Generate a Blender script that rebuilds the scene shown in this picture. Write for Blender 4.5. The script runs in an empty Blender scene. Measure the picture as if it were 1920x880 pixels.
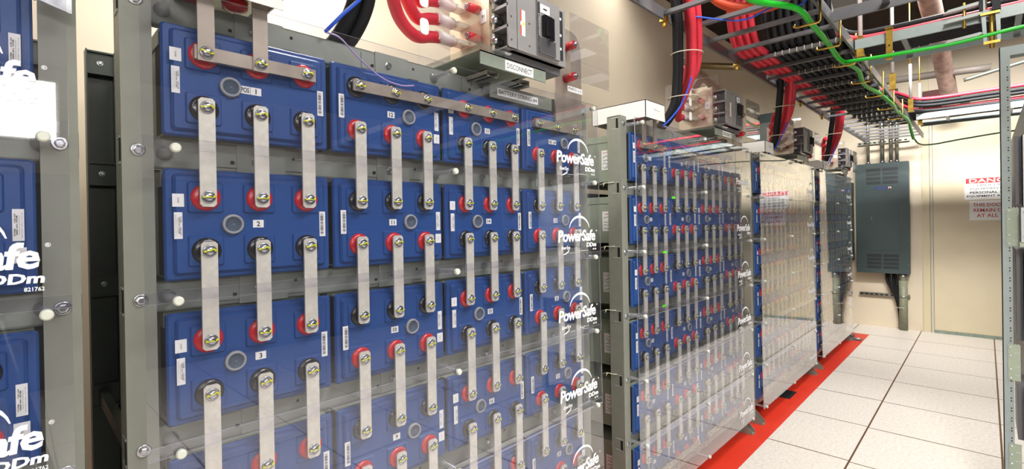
import bpy, math, random
from mathutils import Vector, Matrix
random.seed(7)
SC = bpy.context.scene
COL = SC.collection

# ------------------------------------------------------------------ camera
F_PX, CY_PX, YAW, PITCH, ROLL, CAMH = 910.13, 423.5, 0.7734, -0.0041, -0.0165, 1.3514
cyw, syw = math.cos(YAW), math.sin(YAW)
# measured view basis
Fv = Vector((-syw*math.cos(PITCH), cyw*math.cos(PITCH), math.sin(PITCH)))
R0 = Vector((cyw, syw, 0)); U0 = R0.cross(Fv)
Rv = R0*math.cos(ROLL) + U0*math.sin(ROLL); Uv = -R0*math.sin(ROLL) + U0*math.cos(ROLL)
cam = bpy.data.cameras.new('camera'); cam.sensor_width = 36.0
cam.lens = F_PX*36.0/1920.0; cam.shift_y = (CY_PX-440.0)/1920.0
cam.clip_start = 0.02; cam.clip_end = 60
camo = bpy.data.objects.new('camera', cam); COL.objects.link(camo)
M = Matrix((Rv, Uv, -Fv)).transposed().to_4x4(); M.translation = Vector((0, 0, CAMH))
camo.matrix_world = M; SC.camera = camo

# ------------------------------------------------------------------ light and exposure
SC.view_settings.view_transform = 'Standard'; SC.view_settings.look = 'None'
SC.view_settings.gamma = 1.0; SC.view_settings.use_curve_mapping = False
SC.view_settings.exposure = 0.0
SC.cycles.use_denoising = True
SC.cycles.max_bounces = 8; SC.cycles.transparent_max_bounces = 40
SC.cycles.diffuse_bounces = 3; SC.cycles.glossy_bounces = 4
SC.cycles.sample_clamp_indirect = 6.0
SC.cycles.caustics_reflective = False; SC.cycles.caustics_refractive = False
W = bpy.data.worlds.new('world'); SC.world = W; W.use_nodes = True
W.node_tree.nodes['Background'].inputs[0].default_value = (1.0, 0.97, 0.92, 1)
W.node_tree.nodes['Background'].inputs[1].default_value = 0.25

def area(name, loc, size, power, target, color=(1.0, 0.98, 0.955), spread=180):
    l = bpy.data.lights.new(name, 'AREA'); l.shape = 'RECTANGLE'
    l.size, l.size_y = size; l.energy = power; l.color = color; l.spread = math.radians(spread)
    o = bpy.data.objects.new(name, l); COL.objects.link(o); o.location = loc
    d = Vector(target)-Vector(loc)
    o.rotation_euler = d.to_track_quat('-Z', 'Y').to_euler()
    return o
# assumed ceiling strip lamps, none in view: over the near racks, over the aisle behind and beside the camera; fill lights added elsewhere
area('assumed_light_over_racks', (-1.72, 0.55, 2.78), (0.14, 1.2), 48, (-1.9, 0.45, 0))
area('fill_light_over_racks_far', (-1.25, 3.1, 2.95), (0.2, 1.8), 9, (-1.9, 3.1, 1.6), spread=165)  # fill added to brighten the left wall further along
area('assumed_light_behind', (0.75, -0.9, 3.0), (0.3, 2.4), 34, (-0.25, 0.9, 0))
area('assumed_light_aisle', (0.45, 1.2, 3.1), (0.3, 1.6), 88, (0.1, 1.9, 0), spread=150)
area('fill_light_right', (1.8, 0.6, 3.2), (0.25, 2.4), 80, (2.6, 0.6, 0), spread=150)  # added so the open floor at right is lit
area('fill_light_far', (0.0, 4.0, 3.22), (0.3, 1.3), 74, (0.0, 4.1, 0), spread=140)  # fill added to brighten the far aisle
area('fill_light_door', (-0.1, 5.05, 3.2), (1.9, 0.3), 84, (-0.35, 7.49, 0.9), spread=90)  # fill added and aimed to brighten the far wall and door

# ------------------------------------------------------------------ materials
def srgb(r, g, b):
    f = lambda c: (c/255/12.92) if c/255 <= 0.04045 else ((c/255+0.055)/1.055)**2.4
    return (f(r), f(g), f(b), 1)
MATS = {}
def mat(name, rgb, rough=0.5, metal=0.0, spec=0.5, noise=0.0, nscale=30, bump=0.0, coat=0.0, emit=0.0):
    m = bpy.data.materials.new(name); m.use_nodes = True
    nt = m.node_tree; b = nt.nodes['Principled BSDF']
    c = srgb(*rgb)
    b.inputs['Base Color'].default_value = c; b.inputs['Roughness'].default_value = rough
    b.inputs['Metallic'].default_value = metal; b.inputs['Specular IOR Level'].default_value = spec
    b.inputs['Coat Weight'].default_value = coat; b.inputs['Coat Roughness'].default_value = 0.1
    if emit: b.inputs['Emission Color'].default_value = c; b.inputs['Emission Strength'].default_value = emit
    if noise or bump:
        tc = nt.nodes.new('ShaderNodeTexCoord'); n = nt.nodes.new('ShaderNodeTexNoise')
        n.inputs['Scale'].default_value = nscale; n.inputs['Detail'].default_value = 5
        nt.links.new(tc.outputs['Object'], n.inputs['Vector'])
        if noise:
            r = nt.nodes.new('ShaderNodeValToRGB')
            r.color_ramp.elements[0].position = 0.3; r.color_ramp.elements[1].position = 0.7
            r.color_ramp.elements[0].color = tuple(x*(1-noise) for x in c[:3])+(1,)
            r.color_ramp.elements[1].color = tuple(min(1, x*(1+noise)) for x in c[:3])+(1,)
            nt.links.new(n.outputs['Fac'], r.inputs['Fac']); nt.links.new(r.outputs['Color'], b.inputs['Base Color'])
        if bump:
            bp = nt.nodes.new('ShaderNodeBump'); bp.inputs['Strength'].default_value = bump
            bp.inputs['Distance'].default_value = 0.002
            nt.links.new(n.outputs['Fac'], bp.inputs['Height']); nt.links.new(bp.outputs['Normal'], b.inputs['Normal'])
    MATS[name] = m; return m

BLUE = mat('blue_plastic', (24, 70, 134), 0.42, noise=0.06, nscale=9)
SAGE = mat('sage_steel', (146, 156, 138), 0.42, noise=0.05, nscale=12)
RACK = mat('grey_painted_steel', (125, 127, 116), 0.38, noise=0.05, nscale=25)
BEAM_LIT = mat('rack_grey_lit', (138, 142, 134), 0.38, noise=0.05, nscale=25)  # rack paint made lighter, standing in for light on the top beam
RACKL = mat('light_grey_painted_steel', (150, 156, 150), 0.38, noise=0.04, nscale=25)
DKGREEN = mat('dark_green_and_shaded_steel', (52, 60, 52), 0.35, noise=0.1, nscale=20)
TIN = mat('tinned_copper', (224, 220, 206), 0.42, metal=0.3, noise=0.1, nscale=60)
TINW = mat('worn_tinned_copper', (168, 156, 142), 0.4, metal=0.45, noise=0.18, nscale=14)
STEEL = mat('bright_steel', (190, 192, 195), 0.25, metal=1.0)
ZINC = mat('yellow_zinc', (190, 155, 70), 0.3, metal=0.9, noise=0.25, nscale=40)
RED = mat('red_boot_plastic', (196, 22, 34), 0.25, spec=0.6)
BLACKP = mat('black_boot_plastic', (18, 16, 22), 0.2, spec=0.6)
BLACK = mat('black_rubber', (19, 20, 23), 0.6, spec=0.3, bump=0.1, nscale=200)
REDC = mat('red_cable_jacket', (205, 44, 62), 0.5, bump=0.15, nscale=160)
ORANGE = mat('orange_cable_jacket', (215, 80, 45), 0.5)
GREEN = mat('green_cable_jacket', (30, 175, 40), 0.35)
DGREEN = mat('dark_green_cable_jacket', (24, 100, 45), 0.4)
BLUEC = mat('blue_wire_jacket', (30, 80, 200), 0.4)
VIOLET = mat('violet_wire_jacket', (170, 150, 200), 0.5)
CORD = mat('waxed_cord', (200, 194, 174), 0.7)
PAINT = mat('yellow_torque_paint', (225, 225, 20), 0.5)
WHITE = mat('white_paper', (235, 235, 232), 0.6)
WHITEP = mat('white_painted_metal', (232, 229, 224), 0.35)
INK = mat('black_ink', (25, 25, 28), 0.6)
GINK = mat('grey_ink', (110, 110, 112), 0.6)
REDINK = mat('red_ink', (196, 40, 34), 0.6)
VENT = mat('grey_vent_disc', (70, 82, 98), 0.8, noise=0.35, nscale=300)
VRING = mat('grey_vent_ring', (150, 152, 156), 0.4)
GREY = mat('dark_grey_ladder_paint', (88, 88, 90), 0.35, noise=0.06, nscale=30)
GREYL = mat('ladder_paint_grey_green', (140, 150, 148), 0.35, noise=0.05, nscale=30)
BREAK = mat('breaker_grey_case', (140, 138, 138), 0.35, noise=0.05, nscale=40)
BREAKD = mat('breaker_dark_grey', (95, 95, 98), 0.4)
PANEL = mat('panel_grey_green', (62, 75, 76), 0.35, noise=0.05, nscale=6)
CONDUIT = mat('galvanised_conduit', (150, 152, 140), 0.3, metal=0.75, noise=0.12, nscale=50)
INSUL = mat('pipe_insulation', (180, 150, 138), 0.8, noise=0.3, nscale=16, bump=0.5)
SILVER = mat('silver_panel', (205, 210, 215), 0.3, metal=0.5)
DOORM = mat('door_paint', (206, 193, 164), 0.5, noise=0.03, nscale=5)
TRIMM = mat('trim_paint', (205, 193, 160), 0.45)
THRESH = mat('grey_green_threshold', (130, 142, 128), 0.5, noise=0.15, nscale=30)
CEIL = mat('brown_ceiling_coating', (42, 31, 22), 0.95, noise=0.35, nscale=10, bump=0.6)
FIXT = mat('assumed_lamp_diffuser', (255, 252, 246), 0.5, emit=22.0)  # glowing face of the assumed wall lamp
ROD = mat('white_rod_sleeve', (215, 208, 205), 0.4)
INKW = mat('white_print', (240, 240, 242), 0.5)
BLUEL = mat('blue_label', (25, 50, 130), 0.5)
ORANGEP = mat('orange_print', (230, 70, 30), 0.5)
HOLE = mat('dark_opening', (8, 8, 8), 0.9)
TRIPOD = mat('tripod_black', (22, 22, 24), 0.4)

def acrylic(name, tint, ior=1.49, haze=0.0, graze=0.0):
    m = bpy.data.materials.new(name); m.use_nodes = True
    nt = m.node_tree; nt.nodes.clear()
    out = nt.nodes.new('ShaderNodeOutputMaterial'); mix = nt.nodes.new('ShaderNodeMixShader')
    tr = nt.nodes.new('ShaderNodeBsdfTransparent'); tr.inputs[0].default_value = tint
    gl = nt.nodes.new('ShaderNodeBsdfGlossy'); gl.inputs['Roughness'].default_value = 0.015
    gl.inputs['Color'].default_value = (1, 1, 1, 1)
    fr = nt.nodes.new('ShaderNodeFresnel'); geo = nt.nodes.new('ShaderNodeNewGeometry')
    mr = nt.nodes.new('ShaderNodeMapRange')
    mr.inputs['To Min'].default_value = ior; mr.inputs['To Max'].default_value = 1/ior
    nt.links.new(geo.outputs['Backfacing'], mr.inputs['Value']); nt.links.new(mr.outputs[0], fr.inputs['IOR'])
    # stronger reflection at grazing angles, added beyond Fresnel to brighten the mirrored light
    dt = nt.nodes.new('ShaderNodeVectorMath'); dt.operation = 'DOT_PRODUCT'
    nt.links.new(geo.outputs['Incoming'], dt.inputs[0]); nt.links.new(geo.outputs['Normal'], dt.inputs[1])
    prev = dt.outputs['Value']
    for op, val in (('ABSOLUTE', None), ('SUBTRACT', 1.0), ('POWER', 3.0), ('MULTIPLY', graze)):
        n = nt.nodes.new('ShaderNodeMath'); n.operation = op
        if op == 'SUBTRACT': n.inputs[0].default_value = 1.0; nt.links.new(prev, n.inputs[1])
        else:
            nt.links.new(prev, n.inputs[0])
            if val is not None: n.inputs[1].default_value = val
        prev = n.outputs[0]
    ad = nt.nodes.new('ShaderNodeMath'); ad.operation = 'ADD'; ad.use_clamp = True
    nt.links.new(prev, ad.inputs[0]); nt.links.new(fr.outputs[0], ad.inputs[1])
    nt.links.new(ad.outputs[0], mix.inputs[0]); nt.links.new(tr.outputs[0], mix.inputs[1]); nt.links.new(gl.outputs[0], mix.inputs[2])
    last = mix
    if haze:
        df = nt.nodes.new('ShaderNodeBsdfDiffuse'); df.inputs[0].default_value = (0.85, 0.85, 0.88, 1)
        m2 = nt.nodes.new('ShaderNodeMixShader'); m2.inputs[0].default_value = haze
        nt.links.new(mix.outputs[0], m2.inputs[1]); nt.links.new(df.outputs[0], m2.inputs[2]); last = m2
    nt.links.new(last.outputs[0], out.inputs[0])
    MATS[name] = m; return m
ACR = acrylic('clear_acrylic', (0.95, 0.95, 0.97, 1), ior=1.56, haze=0.006, graze=0.3)
ACRE = acrylic('acrylic_edge', (0.62, 0.62, 0.85, 1), haze=0.35)
ACRROD = acrylic('clear_acrylic_rod', (0.86, 0.87, 0.86, 1), haze=0.14)

def wall_mat():
    m = mat('beige_wall_paint', (214, 200, 176), 0.55, noise=0.035, nscale=3); return m
WALL = wall_mat()

def floor_mat():
    m = bpy.data.materials.new('floor_tiles'); m.use_nodes = True
    nt = m.node_tree; b = nt.nodes['Principled BSDF']; N = nt.nodes.new; L = nt.links.new
    geo = N('ShaderNodeNewGeometry'); sep = N('ShaderNodeSeparateXYZ'); L(geo.outputs['Position'], sep.inputs[0])
    def math_(op, a, c=None, clamp=False):
        n = N('ShaderNodeMath'); n.operation = op; n.use_clamp = clamp
        for i, v in enumerate((a, c)):
            if v is None: continue
            if isinstance(v, (int, float)): n.inputs[i].default_value = v
            else: L(v, n.inputs[i])
        return n.outputs[0]
    X, Y = sep.outputs[0], sep.outputs[1]
    T = 0.6096
    dx = math_('ABSOLUTE', math_('SUBTRACT', math_('MODULO', math_('ADD', X, 0.5558+T*20+T/2), T), T/2))
    right = math_('GREATER_THAN', X, -0.5558)
    yo = math_('MULTIPLY', right, 0.015)
    dy = math_('ABSOLUTE', math_('SUBTRACT', math_('MODULO', math_('ADD', math_('ADD', Y, yo), -3.2266+T*20+T/2), T), T/2))
    n1 = N('ShaderNodeTexNoise'); n1.inputs['Scale'].default_value = 0.9; L(geo.outputs['Position'], n1.inputs['Vector'])
    wob = math_('MULTIPLY', math_('SUBTRACT', n1.outputs[0], 0.35), 0.008)
    jx = math_('LESS_THAN', dx, 0.0048)
    jy = math_('LESS_THAN', dy, math_('ADD', wob, 0.0034))
    joint = math_('MAXIMUM', jx, jy)
    # white tile with fine fleck
    n2 = N('ShaderNodeTexNoise'); n2.inputs['Scale'].default_value = 60; n2.inputs['Detail'].default_value = 6
    L(geo.outputs['Position'], n2.inputs['Vector'])
    cr = N('ShaderNodeValToRGB'); cr.color_ramp.elements[0].position = 0.35; cr.color_ramp.elements[1].position = 0.6
    cr.color_ramp.elements[0].color = srgb(212, 202, 190); cr.color_ramp.elements[1].color = srgb(228, 221, 212)
    L(n2.outputs[0], cr.inputs[0])
    mj = N('ShaderNodeMix'); mj.data_type = 'RGBA'; L(joint, mj.inputs['Factor']); L(cr.outputs[0], mj.inputs['A'])
    mj.inputs['B'].default_value = srgb(96, 68, 42)
    # red painted strip
    red = math_('MULTIPLY', math_('LESS_THAN', X, -0.9752), math_('LESS_THAN', Y, 6.884))
    n3 = N('ShaderNodeTexNoise'); n3.inputs['Scale'].default_value = 5; n3.inputs['Detail'].default_value = 4
    L(geo.outputs['Position'], n3.inputs['Vector'])
    rr = N('ShaderNodeValToRGB'); rr.color_ramp.elements[0].color = srgb(205, 40, 24); rr.color_ramp.elements[1].color = srgb(228, 62, 36)
    L(n3.outputs[0], rr.inputs[0])
    vo = N('ShaderNodeTexVoronoi'); vo.inputs['Scale'].default_value = 3.5; L(geo.outputs['Position'], vo.inputs['Vector'])
    spot = math_('LESS_THAN', vo.outputs['Distance'], 0.028)
    ms = N('ShaderNodeMix'); ms.data_type = 'RGBA'; L(spot, ms.inputs['Factor']); L(rr.outputs[0], ms.inputs['A'])
    ms.inputs['B'].default_value = srgb(120, 40, 30)
    mx = N('ShaderNodeMix'); mx.data_type = 'RGBA'; L(red, mx.inputs['Factor']); L(mj.outputs['Result'], mx.inputs['A']); L(ms.outputs['Result'], mx.inputs['B'])
    L(mx.outputs['Result'], b.inputs['Base Color'])
    b.inputs['Roughness'].default_value = 0.42
    return m
FLOOR = floor_mat()

# ------------------------------------------------------------------ mesh helpers
class MB:
    def __init__(s): s.v = []; s.f = []; s.m = []; s.sm = []
    def face(s, idx, mi=0, smooth=False): s.f.append(idx); s.m.append(mi); s.sm.append(smooth)
    def box(s, x0, x1, y0, y1, z0, z1, mi=0):
        if x0 > x1: x0, x1 = x1, x0
        if y0 > y1: y0, y1 = y1, y0
        if z0 > z1: z0, z1 = z1, z0
        n = len(s.v)
        s.v += [(x0, y0, z0), (x1, y0, z0), (x1, y1, z0), (x0, y1, z0), (x0, y0, z1), (x1, y0, z1), (x1, y1, z1), (x0, y1, z1)]
        for q in ((0, 3, 2, 1), (4, 5, 6, 7), (0, 1, 5, 4), (1, 2, 6, 5), (2, 3, 7, 6), (3, 0, 4, 7)):
            s.face([n+i for i in q], mi)
        return s
    def loops(s, loops, mi=0, smooth=False, cap0=True, cap1=True, closed=False):
        n = len(s.v); k = len(loops[0])
        for l in loops: s.v += [tuple(p) for p in l]
        m = len(loops)
        for a in range(m if closed else m-1):
            b = (a+1) % m
            for i in range(k):
                j = (i+1) % k
                s.face([n+a*k+i, n+a*k+j, n+b*k+j, n+b*k+i], mi, smooth)
        if not closed:
            if cap0: s.face([n+i for i in reversed(range(k))], mi)
            if cap1: s.face([n+(m-1)*k+i for i in range(k)], mi)
        return s
    def prism(s, poly, axis, a, b, mi=0):
        def P(u, v, w):
            return {'X': (w, u, v), 'Y': (u, w, v), 'Z': (u, v, w)}[axis]
        ar = sum(poly[i][0]*poly[(i+1) % len(poly)][1]-poly[(i+1) % len(poly)][0]*poly[i][1] for i in range(len(poly)))
        if (ar < 0) != (axis == 'Y'): poly = poly[::-1]
        a, b = min(a, b), max(a, b)
        return s.loops([[P(u, v, a) for u, v in poly], [P(u, v, b) for u, v in poly]], mi)
    def lathe(s, c, ax, prof, n=16, mi=0, smooth=True, mis=None):
        # prof: (distance along ax, radius)
        ax = Vector(ax).normalized(); t = Vector((0, 0, 1)) if abs(ax.z) < .9 else Vector((1, 0, 0))
        u = ax.cross(t).normalized(); w = ax.cross(u).normalized(); c = Vector(c)
        lp = []
        for d, r in prof:
            lp.append([c+ax*d+(u*math.cos(2*math.pi*i/n)+w*math.sin(2*math.pi*i/n))*max(r, 1e-5) for i in range(n)])
        n0 = len(s.f); s.loops(lp, mi, smooth)
        if mis:
            for a in range(len(prof)-1):
                for i in range(n): s.m[n0+a*n+i] = mis[a]
        return s
    def cyl(s, p0, p1, r, n=12, mi=0, r1=None):
        p0, p1 = Vector(p0), Vector(p1); d = p1-p0
        return s.lathe(p0, d, [(0, r), (d.length, r if r1 is None else r1)], n, mi)
    def tube(s, pts, r, n=10, mi=0):
        pts = [Vector(p) for p in pts]; lp = []; nrm = None
        for i, p in enumerate(pts):
            t = (pts[min(i+1, len(pts)-1)]-pts[max(i-1, 0)]).normalized()
            if nrm is None:
                h = Vector((0, 0, 1)) if abs(t.z) < .9 else Vector((1, 0, 0)); nrm = t.cross(h).normalized()
            nrm = (nrm-t*nrm.dot(t)).normalized(); bn = t.cross(nrm)
            lp.append([p+(nrm*math.cos(2*math.pi*k/n)+bn*math.sin(2*math.pi*k/n))*r for k in range(n)])
        return s.loops(lp, mi, True)
    def build(s, name, mats, parent=None, origin=None, bevel=0.0):
        me = bpy.data.meshes.new(name)
        if origin is None:
            origin = parent_origin(parent) if parent else Vector((0, 0, 0))
        o3 = Vector(origin)
        me.from_pydata([tuple(Vector(p)-o3) for p in s.v], [], s.f)
        if not isinstance(mats, (list, tuple)): mats = [mats]
        for m in mats: me.materials.append(m)
        me.polygons.foreach_set('material_index', s.m); me.polygons.foreach_set('use_smooth', s.sm)
        me.update()
        o = bpy.data.objects.new(name, me); COL.objects.link(o)
        if parent: o.parent = parent
        else: o.location = o3
        if bevel:
            b = o.modifiers.new('bevel', 'BEVEL'); b.width = bevel; b.segments = 2; b.limit_method = 'ANGLE'
        return o
def parent_origin(p):
    while p.parent: p = p.parent
    return Vector(p.location)
def thing(name, label, cat, loc, group=None):
    o = bpy.data.objects.new(name, None); COL.objects.link(o); o.location = loc; o.empty_display_size = 0.05
    tag(o, label, cat, group); return o
def tag(o, label=None, cat=None, group=None, kind=None):
    if label: o['label'] = label
    if cat: o['category'] = cat
    if group: o['group'] = group
    if kind: o['kind'] = kind
    return o
def part_label(o, label): o['label'] = label; return o
def copy_tree(src, loc, label=None, group=None, keep=None):
    r = src.copy(); COL.objects.link(r); r.location = loc
    if label: r['label'] = label
    if group: r['group'] = group
    for ch in list(src.children):
        if keep and ch.name.split('.')[0] not in keep: continue
        c = ch.copy(); COL.objects.link(c); c.parent = r
        for g in ch.children:
            d = g.copy(); COL.objects.link(d); d.parent = c
    return r
def bez(pts, n=10):
    # Catmull-Rom through points
    P = [Vector(p) for p in pts]; P = [P[0]*2-P[1]]+P+[P[-1]*2-P[-2]]; out = []
    for i in range(1, len(P)-2):
        for k in range(n):
            t = k/n; a, b, c, d = P[i-1:i+3]
            out.append(0.5*((2*b)+(c-a)*t+(2*a-5*b+4*c-d)*t*t+(3*b-a-3*c+d)*t**3))
    out.append(P[-2]); return out

# text as mesh data, fitted into a width (and height); local x right, y up
def text_data(body, w=None, h=None, bold=0.0, shear=0.0, align='CENTER', spacing=1.0, res=2):
    c = bpy.data.curves.new('txt', 'FONT'); c.body = body; c.size = 1.0; c.offset = bold; c.shear = shear
    c.resolution_u = res; c.space_character = spacing; c.align_x = align; c.space_line = 0.85
    o = bpy.data.objects.new('txt', c); COL.objects.link(o)
    dg = bpy.context.evaluated_depsgraph_get(); dg.update()
    me = bpy.data.meshes.new_from_object(o.evaluated_get(dg))
    bpy.data.objects.remove(o); bpy.data.curves.remove(c)
    vs = [Vector(v.co) for v in me.vertices]; fs = [list(p.vertices) for p in me.polygons]
    bpy.data.meshes.remove(me)
    x0, x1 = min(v.x for v in vs), max(v.x for v in vs); y0, y1 = min(v.y for v in vs), max(v.y for v in vs)
    sx = (w/(x1-x0)) if w else None; sy = (h/(y1-y0)) if h else None
    sx = sx or sy; sy = sy or sx
    vs = [((v.x-(x0+x1)/2)*sx, (v.y-(y0+y1)/2)*sy) for v in vs]
    return vs, fs
def put_text(mb, td, c, mi, ux=(0, 1, 0), uy=(0, 0, 1)):
    vs, fs = td; ux, uy, c = Vector(ux), Vector(uy), Vector(c); n = len(mb.v)
    mb.v += [tuple(c+ux*x+uy*y) for x, y in vs]
    for f in fs: mb.face([n+i for i in f], mi)
    return mb

# ================================================================== the room
def struct(name, mb, m, origin=(0, 0, 0)):
    o = mb.build(name, m, None, origin); o['kind'] = 'structure'; return o
XL, XR, YB, YF, ZC = -2.0, 5.0, 7.49, -3.0, 3.3
struct('floor', MB().box(XL-.1, XR+.1, YF-.1, YB+.1, -.1, 0), FLOOR)
struct('ceiling', MB().box(XL-.1, XR+.1, YF-.1, YB+.1, ZC, ZC+.1), CEIL)
struct('wall_left', MB().box(XL-.1, XL, YF-.1, YB+.1, 0, ZC), WALL)
struct('wall_right', MB().box(XR, XR+.1, YF-.1, YB+.1, 0, ZC), WALL)
struct('wall_back', MB().box(XL, XR, YB, YB+.1, 0, ZC), WALL)
struct('wall_front', MB().box(XL, XR, YF-.1, YF, 0, ZC), WALL)
# door in the far wall
dm = MB().box(-.437, .50, YB-.022, YB-.003, .035, 2.42)
d1 = struct('door_1', dm, DOORM)
fr = MB().box(-.462, -.440, YB-.035, YB-.001, 0, 2.45).box(.503, .53, YB-.035, YB-.001, 0, 2.45).box(-.462, .53, YB-.035, YB-.001, 2.424, 2.45)
struct('trim_1', fr, mat('door_frame_paint', (190, 186, 170), 0.4))
struct('trim_2', MB().box(-.535, -.468, YB-.016, YB-.001, 0, 3.2), TRIMM)
struct('trim_3', MB().box(-.437, .50, YB-.03, YB-.001, .001, .034), THRESH)

# ================================================================== battery racks
Y4 = 0.137
RACKS = {'near': (Y4, 'nearest full rack'), 'second': (1.823, 'second full rack'),
         'third': (3.41, 'third full rack'), 'far': (5.02, 'farthest rack'), 'cut': (-1.357, 'rack cut off at left edge')}
WID = 1.436
def zr(i): return 1.6395-0.2792*i            # module row centres
def zg(k): return 1.779-0.2792*k             # beam levels
def yc(c): return 0.2215+0.333*c             # module column centres, from the rack's left end

# ---- frame -------------------------------------------------------
def hexbolt(mb, c, ax=(1, 0, 0), rw=0.0115, rh=0.0075, mi=0):
    c = Vector(c)
    mb.lathe(c, ax, [(0, rw), (.0018, rw), (.002, rw*.86)], 16, mi)
    mb.lathe(c+Vector(ax)*.002, ax, [(0, rh), (.005, rh), (.006, rh*.7)], 6, mi, smooth=False)
    return mb
def make_rack(Y0):
    t = thing('battery_rack', 'x', 'battery rack', (-1.36, Y0+WID/2, 0))
    for side in (0, 1):
        ya, yb = (Y0, Y0+.048) if side == 0 else (Y0+WID-.048, Y0+WID)
        web = ya if side == 0 else yb; s = 1 if side == 0 else -1
        m = MB()
        m.box(-1.124, -1.12, ya, yb, .02, 1.812)                       # front face
        m.box(-1.183, -1.124, web, web+s*.004, .02, 1.812)             # web
        m.box(-1.187, -1.183, web, web+s*.018, .02, 1.812)             # rear lip
        m.box(-1.124, -1.132, yb if side == 0 else ya, (yb if side == 0 else ya)-s*.004, .02, 1.812)
        m.box(-1.183, -1.124, ya, yb, 1.809, 1.812)
        for k in range(7):                                             # punched bracket outlines
            z = zg(k); yy = web-s*.0012
            for (a, b, c, d) in ((-1.166, -1.131, z+.021, z+.0255), (-1.166, -1.131, z-.0265, z-.022)):
                m.box(a, b, yy, yy+s*.002, c, d, 1)
            m.box(-1.141, -1.131, yy, yy+s*.0016, z-.022, z+.021, 2)
        u = m.build('upright', [RACK, RACKL, HOLE], t)
        b = MB()
        for k in range(7): hexbolt(b, (-1.12, (ya+yb)/2, zg(k)))
        # each bolt head of the upright
        for k in range(7):
            part_label(hexbolt(MB(), (-1.12, (ya+yb)/2, zg(k))).build('bolt', STEEL, t), 'zinc bolt head') and None
        for o in list(t.children):
            if o.name.split('.')[0] == 'bolt' and o.parent == t: o.parent = u
        # rear upright: channel open to the aisle with bracket plates
        ra, rb_ = ya-.009, yb
        r = MB().box(-1.625, -1.62, ra, rb_, .02, 1.805)
        r.box(-1.625, -1.585, ra, ra+.003, .02, 1.803).box(-1.625, -1.585, rb_-.003, rb_, .02, 1.803)
        for k in range(7):
            z = zg(k)-.005
            r.box(-1.62, -1.59, ra+.002, rb_+.003, z+.024, z+.028).box(-1.62, -1.59, ra+.002, rb_+.003, z-.03, z-.026)
            r.box(-1.602, -1.599, ra+.002, rb_+.003, z-.028, z+.026, 1)
            hexbolt(r, (-1.599, (ra+rb_)/2, z), mi=2, rw=.007, rh=.005)
        r.build('rear_upright', [DKGREEN, DKGREEN, STEEL], t)  # rack steel given a dark colour for the shade back here
        for k in (3, 6): MB().box(-1.585, -1.187, web+s*.004, web+s*.02, zg(k)-.02, zg(k)+.012).build('side_brace', DKGREEN, t)
        # foot: open channel with sloping cheeks
        f = MB(); cheek = [(-1.19, 0.004), (-1.06, 0.004), (-1.06, .018), (-1.165, .125), (-1.19, .125)]
        f.prism(cheek, 'Y', ya-.001, ya+.0025).prism(cheek, 'Y', yb-.0025, yb+.001)
        f.box(-1.19, -1.056, ya-.001, yb+.001, .0, .004)
        f.build('foot', RACK, t)
    for k in range(7):
        z = zg(k); h = .029
        m = MB()
        m.box(-1.148, -1.145, Y0+.048, Y0+WID-.048, z-h, z+h)
        m.box(-1.17, -1.145, Y0+.048, Y0+WID-.048, z+h-.003, z+h).box(-1.17, -1.145, Y0+.048, Y0+WID-.048, z-h, z-h+.003)
        bm = m.build('shelf_beam', BEAM_LIT, t)
        for c in range(4):
            y = Y0+yc(c)+.024
            p = MB().box(-1.145, -1.1425, y-.088, y+.088, z-.02, z+.02).box(-1.1425, -1.140, y-.05, y+.05, z-.0295, z+.03)
            p.box(-1.141, -1.1395, y-.062, y-.055, z-.012, z-.006, 2).box(-1.1426, -1.1415, y+.066, y+.072, z+.006, z+.012, 2)
            hexbolt(p, (-1.14, y-.012, z), mi=1, rw=.009)
            p.build('joint_plate', [BEAM_LIT, STEEL, HOLE], t).parent = bm
    # rear beams and shelf rails
    for k in range(1, 7):
        m = MB().box(-1.60, -1.58, Y0+.05, Y0+WID-.05, zg(k)-.03, zg(k)+.012).build('rear_beam', DKGREEN, t)
    # acrylic stand-off pegs
    for k in range(7):
        for yy in ((.069, .72, 1.39)):
            y = Y0+yy; z = zg(k)
            m = MB().lathe((-1.145, y, z), (1, 0, 0), [(0, .014), (.003, .014), (.005, .0075), (.082, .007)], 16, 0)
            m.lathe((-1.063+.008, y, z), (1, 0, 0), [(-.009, .007), (0, .0088), (.006, .0088), (.009, .006)], 16, 1)
            m.build('standoff_peg', [ACRROD, mat('peg_cap', (205, 208, 196), .35) if 'peg_cap' not in MATS else MATS['peg_cap']], t)
    return t

rack0 = make_rack(Y4)
RL = {'near': 'grey steel rack nearest the camera, its full width in view',
      'second': 'grey steel rack standing second along the row, its slotted sage side post in view',
      'third': 'grey steel rack standing third along the row, seen through its cloudy reflections',
      'far': 'grey steel rack at the far end of the row by the electrical panel',
      'cut': 'grey steel rack cut off by the left edge of the photo'}
rack0['label'] = RL['near']; rack0['group'] = 'battery racks along the wall'
for k in ('second', 'third', 'far', 'cut'):
    copy_tree(rack0, (-1.36, RACKS[k][0]+WID/2, 0), RL[k])

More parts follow.
